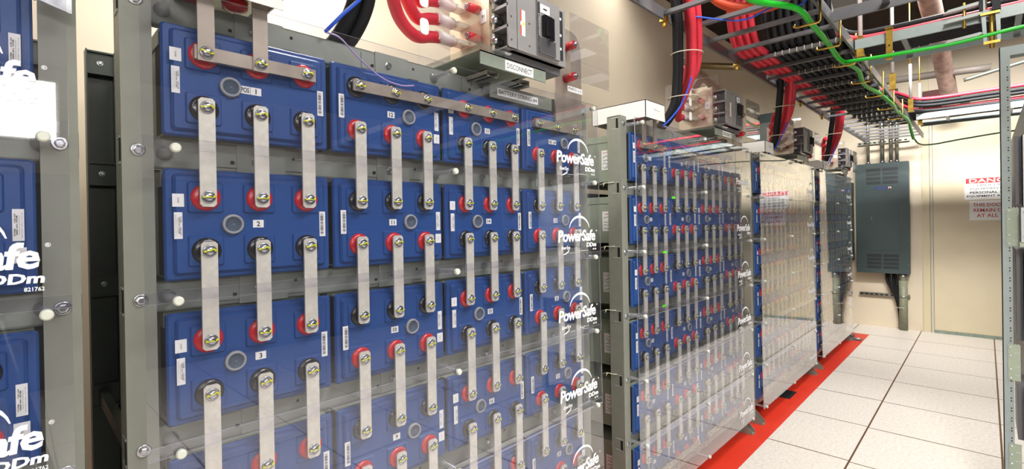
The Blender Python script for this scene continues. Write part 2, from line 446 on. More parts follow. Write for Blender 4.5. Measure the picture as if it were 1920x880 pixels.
# ---- battery modules ----------------------------------------------
def rounded_rect(y0, y1, z0, z1, r, n=3):
    pts = []
    for cx, cz, a0 in ((y1-r, z1-r, 0), (y0+r, z1-r, 90), (y0+r, z0+r, 180), (y1-r, z0+r, 270)):
        for i in range(n+1):
            a = math.radians(a0+90*i/n); pts.append((cx+r*math.cos(a), cz+r*math.sin(a)))
    return pts
def raised(mb, y0, y1, z0, z1, x0, x1, r, ch, mi=0):
    a = rounded_rect(y0, y1, z0, z1, r); b = rounded_rect(y0+ch*.3, y1-ch*.3, z0+ch*.3, z1-ch*.3, r)
    c = rounded_rect(y0+ch, y1-ch, z0+ch, z1-ch, max(r-ch*.5, .001))
    mb.loops([[(x0, u, v) for u, v in a], [(x1-ch*.8, u, v) for u, v in b], [(x1, u, v) for u, v in c]], mi)
TY = (-.0945, .004, .1025)     # terminal columns inside a module
def make_module(Y, Z, flip, label):
    t = thing('battery_module', label, 'battery', (-1.42, Y, Z-.1085), 'battery modules in the racks')
    s = -1 if flip else 1
    # steel can behind the cover
    m = MB().box(-1.57, -1.132, Y-.154, Y+.154, Z-.104, Z+.104).box(-1.14, -1.1178, Y-.144, Y+.144, Z-.098, Z+.098)
    m.box(-1.56, -1.16, Y-.157, Y+.157, Z+.076, Z+.1065)  .box(-1.122, -1.1178, Y-.1595, Y+.1595, Z-.1065, Z+.1065, 1)
    m.box(-1.2, -1.119, Y-.1552, Y-.1545, Z-.1, Z+.1, 2).box(-1.2, -1.119, Y+.1545, Y+.1552, Z-.1, Z+.1, 2)  # black side strips paint the shade in the gap beside the uprights
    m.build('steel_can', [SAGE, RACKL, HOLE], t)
    m = MB()
    raised(m, Y-.1618, Y+.1618, Z-.1085, Z+.1085, -1.1178, -1.111, .007, .004)
    raised(m, Y-.149, Y+.149, Z-.099, Z+.099, -1.112, -1.103, .008, .006)
    for ty in TY:
        for tz in (.0525, -.0525):
            y, z = Y+s*ty, Z+s*tz
            raised(m, y-.0315, y+.0315, z-.031, z+.031, -1.1035, -1.099, .005, .003)
    m.build('blue_cover', BLUE, t)
    for ty in TY:
        for tz, red in ((.0525, 1), (-.0525, 0)):
            y, z = Y+s*ty, Z+s*tz
            m = MB().lathe((-1.099, y, z), (1, 0, 0), [(-.002, .0265), (.0, .0262), (.003, .0245), (.0055, .020), (.006, .014), (.0062, .001)], 28, 0)
            m.lathe((-1.094, y, z), (1, 0, 0), [(0, .0095), (.009, .0095)], 14, 1)
            m.build('terminal', [RED if red else BLACKP, TIN], t)
    y, z = Y-s*.047, Z-s*.0005
    MB().lathe((-1.1035, y, z), (1, 0, 0), [(0, .0208), (.006, .0202), (.009, .0188), (.009, .0155), (.0075, .0150), (.0077, .001)], 28, 0, mis=[0, 0, 0, 0, 1]).build('vent_cap', [VRING, VENT], t)
    # bar-code label
    y = Y+s*.1405; z = Z-s*.002
    m = MB().box(-1.1032, -1.1022, y-.0068, y+.0068, z-.0285, z+.0285)
    rr = random.Random(3); q = z-.024
    while q < z+.023:
        h = rr.choice((.0007, .0012, .0018)); m.box(-1.1024, -1.1020, y-.0048*s if s > 0 else y-.0022, y+.0022*s if s > 0 else y+.0048, q, q+h, 1); q += h+rr.choice((.0007, .0011, .0016))
    m.build('barcode_label', [WHITE, INK], t)
    # type label, its writing turned on end
    y = Y-s*.1405; z = Z-s*.002
    m = MB().box(-1.1032, -1.1022, y-.0068, y+.0068, z-.0255, z+.0255)
    dz = (0, 0, -s); dy = (0, s, 0)
    put_text(m, TYPE1, (-1.1018, y+s*.0040, z), 1, dz, dy)
    put_text(m, TYPE2, (-1.1018, y+s*.0016, z), 1, dz, dy)
    put_text(m, TYPE3, (-1.1018, y-s*.0012, z), 2, dz, dy)
    put_text(m, TYPE4, (-1.1018, y-s*.0042, z), 2, dz, dy)
    m.build('type_label', [WHITE, INK, GINK], t)
    y = Y-s*.140; z = Z+s*.0465
    m = MB().box(-1.1032, -1.1022, y-.0095, y+.0095, z-.0125, z+.0125)
    put_text(m, DATE1, (-1.1018, y, z), 1, dz, dy)
    m.build('date_label', [WHITE, GINK], t)
    return t
TYPE1 = text_data('TYPE     125-33', w=.036, h=.0019, bold=.02)
TYPE2 = text_data('2000 AH. NOM.', w=.032, h=.0019, bold=.02)
TYPE3 = text_data('CAPACITY 8 HR RATE', w=.030, h=.0012)
TYPE4 = text_data('BATTERY CELL 1.215 SG', w=.040, h=.0012)
DATE1 = text_data('01/09', w=.010, h=.0032)
NUMS = {n: text_data(str(n), h=.0105, bold=.02) for n in range(1, 25)}
POS_T, NEG_T = text_data('POS', w=.0155, h=.0105, bold=.02), text_data('NEG', w=.0155, h=.0105, bold=.02)
def number_of(c, r): return r+1 if c == 0 else 12-r if c == 1 else 13+r if c == 2 else 24-r
proto = {}
ROWN = ('top', 'second', 'third', 'fourth', 'fifth', 'bottom'); COLN = ('left', 'second', 'third', 'right-hand')
# the two prototypes stand as the first and second modules of the near rack's top row
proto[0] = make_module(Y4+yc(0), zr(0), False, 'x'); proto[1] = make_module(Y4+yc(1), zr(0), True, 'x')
NUMPLATES = {}
def number_plate(mod, n, Y, Z, flip):
    key = n
    y0 = Y-.005 if flip else Y+.002
    if key not in NUMPLATES:
        # built once at the near rack, shared by the second rack
        m = MB().box(-1.1032, -1.1022, y0-.0105, y0+.0105, Z-.008, Z+.008)
        put_text(m, NUMS[n], (-1.1016, y0, Z), 1)
        if n in (1, 24):
            yy = y0-.0212
            m.box(-1.1032, -1.1022, yy-.0098, yy+.0098, Z-.008, Z+.008); put_text(m, POS_T if n == 1 else NEG_T, (-1.1016, yy, Z), 1)
        o = m.build('number_label', [WHITE, INK], mod); NUMPLATES[key] = o
    else:
        o = NUMPLATES[key].copy(); COL.objects.link(o); o.parent = mod
    return o
TARGET = {'near': 'nearest full rack', 'second': 'second full rack', 'third': 'third full rack', 'far': 'farthest rack', 'cut': 'rack cut off at the left edge'}
side_lab = None
for key, (Y0, _) in RACKS.items():
    for c in range(4):
        if key == 'cut' and c < 3: continue
        for r in range(6):
            flip = c % 2 == 1; n = number_of(c, r)
            if key == 'near': lab = 'blue faced battery module numbered %d in the %s' % (n, TARGET[key])
            else: lab = 'blue battery module, %s of %s column, in the %s' % ({'top': 'top', 'bottom': 'bottom'}.get(ROWN[r], ROWN[r]+' from top'), 'the '+COLN[c], TARGET[key])
            if key == 'cut': lab = 'blue battery module in the rack cut off at left edge, %s' % {'top': 'topmost', 'bottom': 'lowest'}.get(ROWN[r], ROWN[r]+' from the top')
            Y, Z = Y0+yc(c), zr(r)
            if key == 'near' and r == 0 and c < 2:
                t = proto[c]; t['label'] = lab
            else:
                keep = None if key in ('near', 'second', 'cut') else ('steel_can', 'blue_cover', 'terminal', 'vent_cap', 'barcode_label', 'type_label', 'date_label')
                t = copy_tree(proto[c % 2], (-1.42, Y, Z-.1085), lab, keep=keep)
        # number plates added afterwards so that copies do not inherit them
mods = [o for o in bpy.data.objects if o.name.startswith('battery_module')]
def find_mod(Y, Z):
    return min(mods, key=lambda o: abs(o.location.y-Y)+abs(o.location.z-(Z-.1085)))
for key in ('near', 'second', 'third', 'far'):
    Y0 = RACKS[key][0]
    for c in range(4):
        for r in range(6):
            number_plate(find_mod(Y0+yc(c), zr(r)), number_of(c, r), Y0+yc(c), zr(r), c % 2 == 1)
# handwritten stickers on the cans of the second rack, seen from the side
rr = random.Random(5)
for r in range(6):
    Y0 = RACKS['second'][0]; Y = Y0+yc(0)-.155; Z = zr(r)-.005; mod = find_mod(Y0+yc(0), zr(r))
    m = MB().box(-1.262, -1.212, Y-.0008, Y, Z-.045, Z+.045)
    for q in range(5):
        z = Z+.032-q*.016; pts = [(-1.254+.007*i, Y-.0014, z+rr.uniform(-.0045, .0045)) for i in range(6)]
        m.tube(bez(pts, 3), .0009, 5, 1 if q else 2)
    part_label(m.build('handwritten_sticker', [WHITE, INK, REDINK], mod), 'white sticker with handwriting')

# ---- straps between modules ------------------------------------------
def strap_bolt(mb, y, z, x=-1.079, seed=0):
    mb.lathe((x, y, z), (1, 0, 0), [(0, .0122), (.0015, .0122), (.0022, .0105)], 20, 1)
    mb.lathe((x+.002, y, z), (1, 0, 0), [(0, .0085), (.0045, .0082), (.006, .006), (.0066, .002)], 12, 1)
    r = random.Random(seed); pts = []
    for i in range(5): pts.append((x+.0048+.0022*(1-abs(i-2)/2), y-.011+.0055*i, z+r.uniform(-.0035, .0035)))
    mb.tube(bez(pts, 3), .0024, 6, 2)
    return mb
def chamf(y0, y1, z0, z1, c=.005): return [(y0+c, z0), (y1-c, z0), (y1, z0+c), (y1, z1-c), (y1-c, z1), (y0+c, z1), (y0, z1-c), (y0, z0+c)]
def make_strap(Y, zt, zb):
    t = thing('terminal_strap', 'x', 'metal strap', (-1.081, Y, zb), 'straps joining the battery modules')
    MB().prism(chamf(Y-.0142, Y+.0142, zb-.0185, zt+.0185), 'X', -1.085, -1.080).build('bar', TIN, t)
    for z, sd in ((zt, 1), (zb, 2)): strap_bolt(MB(), Y, z, -1.080, sd+int(zt*50)).build('bolt', [TIN, STEEL, PAINT], t)
    return t
strap0 = make_strap(Y4+yc(0)+TY[0], zr(0)-.0525, zr(1)+.0525)
LMR = ('left', 'middle', 'right')
for key in ('near', 'second', 'third', 'far'):
    Y0 = RACKS[key][0]
    for c in range(4):
        for r in range(5):
            for j in range(3):
                dy = TY[j] if c % 2 == 0 else -TY[2-j]
                a, b = sorted((number_of(c, r), number_of(c, r+1)))
                if key == 'near': lab = '%s of three tinned straps joining modules %d and %d in the nearest full rack' % (LMR[j], a, b)
                else: lab = '%s strap from %s row down, %s column of the %s' % (LMR[j], ROWN[r], COLN[c], TARGET[key])
                loc = (-1.081, Y0+yc(c)+dy, zr(r+1)+.0525)
                if key == 'near' and c == 0 and r == 0 and j == 0: strap0['label'] = lab
                else: copy_tree(strap0, loc, lab)
def make_hstrap(Y0, ya, yb, z, ys, label, name='cross_strap', x=-1.085):
    t = thing(name, label, 'metal strap', (x, Y0+ya, z-.014), 'cross straps joining columns of modules')
    MB().prism(chamf(Y0+ya, Y0+yb, z-.014, z+.014, .001), 'X', x, x+.005).build('bar', TINW, t)
    for i, y in enumerate(ys): strap_bolt(MB(), Y0+y, z, x+.005, i+7).build('bolt', [TIN, STEEL, PAINT], t)
    return t
def tys(c): return [yc(c)+(TY[j] if c % 2 == 0 else -TY[2-j]) for j in range(3)]
ztop = zr(0)+.0525; zbot = zr(5)-.0525
for key in ('near', 'second', 'third', 'far'):
    Y0 = RACKS[key][0]; nm = TARGET[key]
    make_hstrap(Y0, tys(1)[0]-.018, tys(2)[2]+.018, ztop, tys(1)+tys(2), 'long cross strap over the two middle columns, top of the '+nm)
    make_hstrap(Y0, tys(0)[0]-.018, tys(1)[2]+.018, zbot, tys(0)+tys(1), 'low cross strap under the two left columns of the '+nm)
    make_hstrap(Y0, tys(2)[0]-.018, tys(3)[2]+.018, zbot, tys(2)+tys(3), 'low cross strap under the two right columns of the '+nm)
    # positive collector: cross bar with two risers into the white box
    ys = tys(0)
    t = thing('positive_collector', 'tinned cross bar with two risers entering the white box above the '+nm, 'busbar', (-1.085, Y0+ys[0], ztop-.02), 'positive collectors')
    MB().box(-1.085, -1.080, Y0+ys[0]-.019, Y0+ys[2]+.019, ztop-.0135, ztop+.0135).box(-1.091, -1.085, Y0+ys[0]-.019, Y0+ys[1]+.02, ztop-.0135, ztop+.0135).build('cross_bar', TINW, t)
    for j in (0, 1):
        MB().box(-1.080, -1.0755, Y0+ys[j]-.0145, Y0+ys[j]+.0145, ztop-.016, 1.845).build('riser_bar', TINW, t)
        strap_bolt(MB(), Y0+ys[j], ztop, -1.0755, j).build('bolt', [TIN, STEEL, PAINT], t)
    strap_bolt(MB(), Y0+ys[2], ztop, -1.080, 5).build('bolt', [TIN, STEEL, PAINT], t)
    # negative plate
    ys = tys(3)
    t = thing('negative_plate', 'tall tinned plate rising from the right end of the '+nm, 'busbar', (-1.09, Y0+1.28, ztop-.02), 'negative plates')
    poly = [(1.098, 1.678), (1.360, 1.678), (1.360, 1.985), (1.352, 2.02), (1.33, 2.045), (1.30, 2.055), (1.207, 2.055), (1.207, 1.708), (1.098, 1.708)]
    MB().prism([(Y0+a, b) for a, b in poly], 'X', -1.091, -1.085).build('plate', TINW, t)
    for j, y in enumerate(ys): strap_bolt(MB(), Y0+y, ztop, -1.085, j+3).build('bolt', [TIN, STEEL, PAINT], t)
    for z in (1.873, 1.985):
        m = MB().lathe((-1.085, Y0+1.262, z), (1, 0, 0), [(0, .0155), (.042, .0145), (.046, .013)], 14, 0)
        hexbolt(m, (-1.039, Y0+1.262, z), mi=1, rw=.009, rh=.007)
        m.build('insulated_bolt', [RED, STEEL], t)
    m = MB().box(-1.085, -1.0843, Y0+1.275, Y0+1.365, 1.832, 1.852); put_text(m, text_data('NEG (-)', w=.075, h=.0125), (-1.0838, Y0+1.32, 1.842), 1)
    m.build('printed_label', [WHITE, INK], t)

# ---- acrylic sheets with printed logo ------------------------------------
LOGO1 = text_data('PowerSafe', w=.222, h=.042, bold=.028, shear=.12, spacing=.92)
LOGO2 = text_data('DDm', w=.062, h=.016, bold=.04, shear=.1)
LOGO3 = text_data('EnerSys', w=.050, h=.016, bold=.015, shear=.2)
LOGO4 = text_data('Power/Full Solutions', w=.034, h=.0028)
LOGO5 = text_data('www.enersysreservepower.com', w=.062, h=.0035)
LOGO6 = text_data('821762', w=.023, h=.0065, bold=.02)
LOGO7 = text_data('\u00ae', w=.007, h=.007, bold=.01)
def make_sheet(Y0, i):
    zc = zr(i) if i >= 0 else 0; zt = zc+.158; zb = zc-.142
    t = thing('acrylic_sheet', 'x', 'clear cover', (-1.06, Y0+.72, zb), 'clear acrylic covers hung on the racks')
    m = MB(); y0, y1 = Y0+.02, Y0+1.428
    xb, xt = -1.0590, -1.0640
    lo = [[(xb, y0, zb), (xb, y1, zb), (xb+.0035, y1, zb), (xb+.0035, y0, zb)], [(xt, y0, zt), (xt, y1, zt), (xt+.0035, y1, zt), (xt+.0035, y0, zt)]]
    m.loops(lo)
    for q in (1, 3, 4, 5): m.m[q] = 1
    m.build('sheet', [ACR, ACRE], t)
    x = lambda z: xb+.0035+(xt-xb)*(z-zb)/(zt-zb)+.0006
    m = MB(); slope = Vector(((xt-xb)/(zt-zb), 0, 1)).normalized()
    def T(td, y, z): put_text(m, td, (x(z), Y0+y, z), 0, (0, 1, 0), slope)
    T(LOGO1, 1.281, zc-.056); T(LOGO2, 1.366, zc-.091); T(LOGO3, 1.211, zc-.098); T(LOGO4, 1.245, zc-.116)
    T(LOGO5, 1.315, zc-.112); T(LOGO6, 1.385, zc-.108); T(LOGO7, 1.401, zc-.040)
    # swoosh over the name: a crescent
    n = 14; inner = []; outer = []
    for k in range(n+1):
        a = math.radians(172-k*165/n); tt = k/n; w = .0085*math.sin(math.pi*min(1, tt*.85+.08))
        cy_, cz_, ry, rz = 1.295, zc-.035, .062, .052
        outer.append((cy_+ry*math.cos(a), cz_+rz*math.sin(a))); inner.append((cy_+(ry-w)*math.cos(a), cz_+(rz-w)*math.sin(a)))
    for k in range(n):
        q = [outer[k], inner[k], inner[k+1], outer[k+1]]; b = len(m.v)
        m.v += [(x(z), Y0+y, z) for y, z in q]; m.face([b, b+1, b+2, b+3])
    sw = [(1.190, -.122), (1.205, -.117), (1.222, -.110), (1.232, -.103), (1.226, -.113), (1.210, -.120)]
    b = len(m.v); m.v += [(x(zc+z), Y0+y, zc+z) for y, z in sw]; m.face(list(range(b, b+6)))
    m.build('printed_logo', INKW, t)
    return t
sheet0 = make_sheet(Y4, 0)
for key, (Y0, _) in RACKS.items():
    for i in range(6):
        lab = 'clear printed cover, %s on the %s' % ({'top': 'topmost', 'bottom': 'lowest'}.get(ROWN[i], ROWN[i]+' from top'), TARGET[key])
        if key == 'near' and i == 0: sheet0['label'] = lab; continue
        copy_tree(sheet0, (-1.06+.0015*((i*7+len(key)) % 3-1), Y0+.72-(.008 if key == 'cut' else 0), zr(i)-.142+(.010 if key == 'cut' else 0)), lab)

# ================================================================== on top of the racks
def make_topside(key):
    Y0 = RACKS[key][0]; nm = TARGET[key]
    P = lambda y: Y0+y
    # white terminal box, open below
    t = thing('terminal_box', 'white metal terminal box on the left top of the '+nm, 'cover box', (-1.18, P(.173), 1.805), 'white terminal boxes')
    x0, x1, y0, y1, z0, z1 = -1.325, -1.046, P(.086), P(.262), 1.805, 1.880
    MB().box(x1-.003, x1, y0, y1, z0, z1).box(x0, x0+.003, y0, y1, z0, z1).box(x0, x1, y0, y0+.003, z0, z1).box(x0, x1, y1-.003, y1, z0+.02, z1).box(x0, x1, y0, y1, z1-.003, z1).build('box_shell', WHITEP, t)
    m = MB().box(x1, x1+.0008, P(.150), P(.215), 1.832, 1.856); put_text(m, text_data('POS (+)', w=.052, h=.012), (x1+.0014, P(.182), 1.844), 1); m.build('printed_label', [WHITE, INK], t)
    # positive cable lugs under the box
    m = MB().box(-1.30, -1.075, P(.10), P(.245), 1.838, 1.843); m.build('lug_plate', TINW, t)
    for xx, yy in ((-1.20, .13), (-1.15, .20), (-1.26, .21)): MB().lathe((xx, P(yy), 1.838), (0, 0, -1), [(0, .026), (.016, .024), (.022, .012), (.0225, .001)], 18).build('cable_boot', RED, t)
    # breaker
    t = thing('battery_disconnect', 'grey battery disconnect breaker standing on the '+nm, 'circuit breaker', (-1.05, P(1.03), 1.878), 'disconnect breakers')
    b = MB(); xa, xf = -1.10, -1.007; ya, yb = P(.893), P(1.175); za, zb = 1.878, 2.068
    b.box(-1.080, xf, P(.930), P(1.0), za, zb).box(-1.013, xf, ya, P(.932), za, zb)   # left flank
    b.box(xa, -1.022, P(.925), yb, za, zb).box(xa, xf, P(1.0), yb-.045, za, zb).box(xa, -1.015, yb-.045, yb, za, zb)
    b.box(xf, xf+.007, P(1.018), P(1.128), za+.008, zb-.006)
    for i in range(4): z = za+(zb-za)*i/3; b.box(-1.078, -1.008, ya, P(.93), max(za, z-.0045), min(zb, z+.0045))
    b.build('case', BREAK, t)
    MB().box(-1.079, -1.013, P(.924), P(.929), za+.004, zb-.004).build('terminal_recess', BREAKD, t)
    for i in range(3):
        z = za+(zb-za)*(i+.5)/3
        m = MB().lathe((-1.066, ya+.002, z), (0, 1, 0), [(-.012, .004), (-.010, .012), (.0, .013), (.012, .013), (.03, .010)], 14, 0); m.build('lug_screw', STEEL, t)
    m = MB().box(-1.00, -.986, P(1.036), P(1.072), 1.945, 2.008).box(-.986, -.976, P(1.056), P(1.072), 1.93, 2.0).build('handle', BLACKP, t)
    m = MB().box(xf+.007, xf+.008, P(1.030), P(1.076), 2.018, 2.045); m.box(xf+.008, xf+.0086, P(1.044), P(1.062), 2.029, 2.034, 1); m.build('status_label', [WHITE, INK], t)
    m = MB().box(xf+.007, xf+.013, P(1.022), P(1.100), 1.888, 1.936)
    for i in range(9): m.box(xf+.013, xf+.0136, P(1.026), P(1.096), 1.892+.005*i, 1.8935+.005*i, 1)
    m.build('trip_unit', [BREAKD, INK], t)
    m = MB().box(-1.0148, -1.0135, yb-.04, yb-.014, za+.018, zb-.008)
    for z in (1.93, 1.975, 2.03): m.box(-1.0136, -1.013, yb-.034, yb-.022, z, z+.008, 1)
    m.box(-1.0136, -1.0125, yb-.044, yb-.036, 1.93, 1.938, 2); m.build('rating_plate', [INK, WHITE, ORANGEP], t)
    m = MB().box(xf+.007, xf+.0078, P(1.0185), P(1.0275), za+.01, zb-.02); put_text(m, text_data('BATTERY DISCONNECT', w=.12, h=.005), (xf+.0082, P(1.023), za+.075), 1, (0, 0, 1), (0, -1, 0)); m.build('name_strip', [INK, WHITE], t)
    m = MB().box(xf, xf+.0008, P(.945), P(.966), 1.925, 2.003).box(xf+.0008, xf+.0012, P(.945), P(.950), 1.925, 1.956, 1).box(xf+.0008, xf+.0012, P(.945), P(.950), 1.968, 2.003, 1).box(xf+.0008, xf+.0012, P(.955), P(.964), 1.958, 1.966, 2); m.build('warning_label', [WHITE, ORANGEP, PAINT], t)
    m = MB()
    for y in (.905, .985): 
        for z in (1.90, 1.97, 2.05): m.lathe((xf, P(y), z), (1, 0, 0), [(0, .0035), (.0015, .003)], 8)
    m.build('cover_screw', STEEL, t)['kind'] = 'stuff'
    # bus plate facing along the row, with insulated bolts
    t = thing('bus_plate', 'bare tinned bus plate with red bolts beside the breaker of the '+nm, 'busbar', (-1.17, P(.89), 1.88), 'bus plates by the breakers')
    MB().box(-1.272, -1.104, P(.885), P(.891), 1.862, 2.10).box(-1.104, -1.078, P(.882), P(.894), 1.87, 2.09).build('plate', mat('pale_tin', (212, 196, 168), .45, metal=.45, noise=.06) if 'pale_tin' not in MATS else MATS['pale_tin'], t)
    for z in (1.93, 2.02):
        m = MB().lathe((-1.13, P(.885), z), (0, -1, 0), [(0, .0145), (.042, .0135), (.046, .012)], 14, 0)
        hexbolt(m, (-1.13, P(.839), z), (0, -1, 0), .009, .007, 1); m.build('insulated_bolt', [RED, STEEL], t)
    m = MB().box(-1.118, -1.088, P(.881), P(.8818), 1.972, 2.012); put_text(m, text_data('91', w=.012, h=.01), (-1.103, P(.8805), 1.992), 1, (1, 0, 0), (0, 0, 1)); m.build('printed_label', [WHITE, INK], t)
    # bracket: channel on two strut legs
    t = thing('breaker_bracket', 'sage green steel channel under the breaker of the '+nm, 'bracket', (-1.2, P(.95), 1.775), 'breaker brackets')
    m = MB().box(-1.034, -1.03, P(.80), P(1.088), 1.812, 1.852).box(-1.40, -1.03, P(.80), P(1.088), 1.848, 1.852).box(-1.40, -1.396, P(.80), P(1.088), 1.812, 1.85)
    m.box(-1.12, -1.035, P(.90), P(1.17), 1.853, 1.876, 1)
    m.build('channel', [mat('olive_grey_steel', (128, 136, 124), .4, noise=.05) if 'olive_grey_steel' not in MATS else MATS['olive_grey_steel'], BREAKD], t)
    m = MB().box(-1.03, -1.0292, P(.900), P(1.026), 1.815, 1.845); put_text(m, text_data('DISCONNECT', w=.112, h=.016), (-1.0286, P(.963), 1.830), 1); m.build('printed_label', [WHITE, INK], t)
    for y in (.845, .985):
        m = MB().box(-1.46, -1.055, P(y), P(y+.003), 1.793, 1.812).box(-1.46, -1.055, P(y), P(y+.05), 1.809, 1.812).box(-1.46, -1.055, P(y+.047), P(y+.05), 1.793, 1.812)
        m.box(-1.46, -1.055, P(y), P(y+.014), 1.793, 1.796).box(-1.46, -1.055, P(y+.036), P(y+.05), 1.793, 1.796); m.build('strut_leg', DKGREEN if False else RACK, t)
    # printed string plate on the top beam
    t = tag(MB().box(-1.102, -1.0985, P(.90), P(1.20), 1.748, 1.792, 0).build('name_plate', RACK, None, (-1.1, P(1.05), 1.752)), 'small sheet metal plate reading battery string on the '+nm, 'sign', 'battery string plates')
    n = {'near': 4, 'second': 3, 'third': 2, 'far': 1}[key]
    m = MB().box(-1.0985, -1.0978, P(.932), P(1.125), 1.758, 1.782); put_text(m, text_data('BATTERY STRING #%d' % n, w=.182, h=.0155), (-1.0972, P(1.0285), 1.770), 1)
    o = m.build('printed_label', [WHITE, INK], t)
    # clear guards round the breaker
    t = thing('terminal_guard', 'clear acrylic guard panels round the breaker of the '+nm, 'clear cover', (-1.1, P(.8), 1.852), 'clear guards at the breakers')
    MB().box(-1.30, -1.00, P(.775), P(.778), 1.856, 2.12).build('side_panel', ACR, t)
    MB().box(-1.30, -1.00, P(.775), P(.90), 1.8535, 1.8565).build('bottom_panel', ACR, t)
    MB().box(-1.003, -1.0, P(1.185), P(1.42), 1.84, 2.065).build('front_panel', ACR, t)
for k in ('near', 'second', 'third', 'far'): make_topside(k)

# ---- cables dropping from the ladder to each rack -------------------------
def cable(name, label, pts, r, m, cat='cable', group=None, n=12, seg=10):
    P = bez(pts, seg); o = MB().tube(P, r, n).build(name, m, None, P[0]); tag(o, label, cat, group); return o
for key in ('near', 'second', 'third', 'far'):
    Y0 = RACKS[key][0]; nm = TARGET[key]; P = lambda y: Y0+y
    for j in range(2):
        d = .034*j
        cable('black_power_cable', 'black power cable dropping into the top of the %s, %s of two' % (nm, ('left', 'right')[j]),
              [(-.99, P(.17)+d, 2.62), (-1.01, P(.30)+d, 2.34), (-1.045, P(.385)+d, 2.17), (-1.075, P(.44)+d, 2.04), (-1.10, P(.455)+d, 1.92), (-1.165, P(.435)+d, 1.825), (-1.25, P(.40)+d, 1.785), (-1.36, P(.35)+d, 1.775)], .0175, BLACK, group='black drop cables')
    for j in range(4):
        z = 1.93+.055*j; k = .9-.2*j; e = .036*j; dx = -.03*(j % 2)
        cable('red_power_cable', 'red power cable looping to the bus plate of the %s, %s' % (nm, ('lowest', 'second lowest', 'third lowest', 'highest')[j]),
              [(-.93+dx, P(.20)+e, 2.62), (-.95+dx, P(.33)+e, 2.35), (-.98+dx, P(.42)+e*.9, 2.20), (-1.02+dx, P(.495)+e*.7, 2.07+.015*j), (-1.07+dx*.7, P(.53)+e*.6, 1.985+.04*j), (-1.14, P(.60)+e*.4, z-.005+.02*j), (-1.18, P(.68)+e*.2, z-.028), (-1.20, P(.75), z-.008), (-1.20, P(.79), z)], .0175, REDC, group='red drop cables')
        m = MB().cyl((-1.20, P(.772), z), (-1.20, P(.835), z), .0185, 14, 0).cyl((-1.20, P(.835), z), (-1.20, P(.845), z), .014, 14, 1).box(-1.222, -1.178, P(.843), P(.884), z-.006, z+.006, 1)
        tag(m.build('cable_lug', [WHITEP, TIN], None, (-1.2, P(.8), z)), 'sleeved cable lug on the bus plate of the %s, %s' % (nm, ('lowest', 'second lowest', 'third lowest', 'highest')[j]), 'cable lug', 'cable lugs on the bus plates')
    for i, (z, y, x) in enumerate(((2.16, .455, -1.025), (1.97, .515, -1.075))):
        lp = [(x+.075*math.cos(a)-.02, P(y)+.085*math.cos(a)*.9, z+.02*math.sin(a*1)+.045*math.sin(a)*.2) for a in [2*math.pi*q/24 for q in range(25)]]
        lp = [(x-.005+.068*math.sin(a), P(y)+.01+.098*math.cos(a), z+.012*math.cos(a)) for a in [2*math.pi*q/24 for q in range(25)]]
        tag(MB().tube(lp, .0025, 6).build('lacing_cord', CORD, None, lp[0]), 'pale waxed cord tied round the drop cables of the %s, %s' % (nm, ('upper', 'lower')[i]), 'cord', 'lacing cords')
    cable('blue_wire', 'thin blue wire hanging over the '+nm, [(-.96, P(.44), 2.31), (-.985, P(.47), 2.2), (-1.02, P(.49), 2.05), (-1.06, P(.47), 1.93), (-1.09, P(.41), 1.85), (-1.12, P(.385), 1.815)], .0045, BLUEC, 'wire', 'blue sensing wires', 8)
    cable('sense_wire', 'thin twisted violet and white sensing lead on the '+nm, [(-1.12, P(.385), 1.815), (-1.095, P(.41), 1.80), (-1.09, P(.45), 1.765), (-1.083, P(.51), 1.725), (-1.073, P(.56), 1.712), (-1.07, P(.60), 1.718)], .0022, VIOLET, 'wire', 'violet sensing leads', 6)
    for j, z in enumerate((2.03, 1.975, 1.90)):
        t = MB().prism(rounded_rect(P(.66)-.014, P(.66)+.014, z-.022, z+.022, .010), 'X', -1.105, -1.102)
        tag(t.build('cable_tag', WHITE, None, (-1.1, P(.66), z-.03)), 'white oval cable tag on the red cables of the %s, %s' % (nm, ('topmost', 'middle', 'lowest')[j]), 'tag', 'oval cable tags')

# ================================================================== overhead ladders
def ladder_rail(mb, p0, p1, axis):
    pass
def make_ladder(name, label, x0, x1, y0, y1, z, axis, rungs, m=GREY):
    t = thing(name, label, 'cable ladder', ((x0+x1)/2, (y0+y1)/2, z))
    h = .052; w = .012
    if axis == 'Y':
        for xa in (x0, x1-w): MB().box(xa, xa+w, y0, y1, z, z+h).build('side_rail', m, t)
        for y in rungs: MB().box(x0+w, x1-w, y-.0115, y+.0115, z+.018, z+.036).build('rung', m, t)
    else:
        for ya in (y0, y1-w): MB().box(x0, x1, ya, ya+w, z, z+h).build('side_rail', m, t)
        for x in rungs: MB().box(x-.0115, x+.0115, y0+w, y1-w, z+.018, z+.036).build('rung', m, t)
    return t
LZ = 2.266
make_ladder('cable_ladder', 'long dark grey overhead cable ladder running above the battery racks', -1.045, -.505, -1.5, 7.35, LZ, 'Y', [2.07+.245*i for i in range(-14, 22)])
make_ladder('cable_ladder', 'grey cross ladder with a green wire beneath, carrying a black cable bundle', -.50, 2.55, 3.20, 3.615, LZ, 'X', [-.30+.42*i for i in range(7)], GREYL)
make_ladder('cable_ladder', 'dark cross ladder overhead at the top edge of the photo', -.50, 2.55, 2.22, 2.68, LZ, 'X', [-.30+.42*i for i in range(7)])
make_ladder('cable_ladder', 'light grey cross ladder nearest the far wall above the door', -.46, 2.55, 5.93, 6.42, LZ, 'X', [-.25+.42*i for i in range(7)], GREYL)

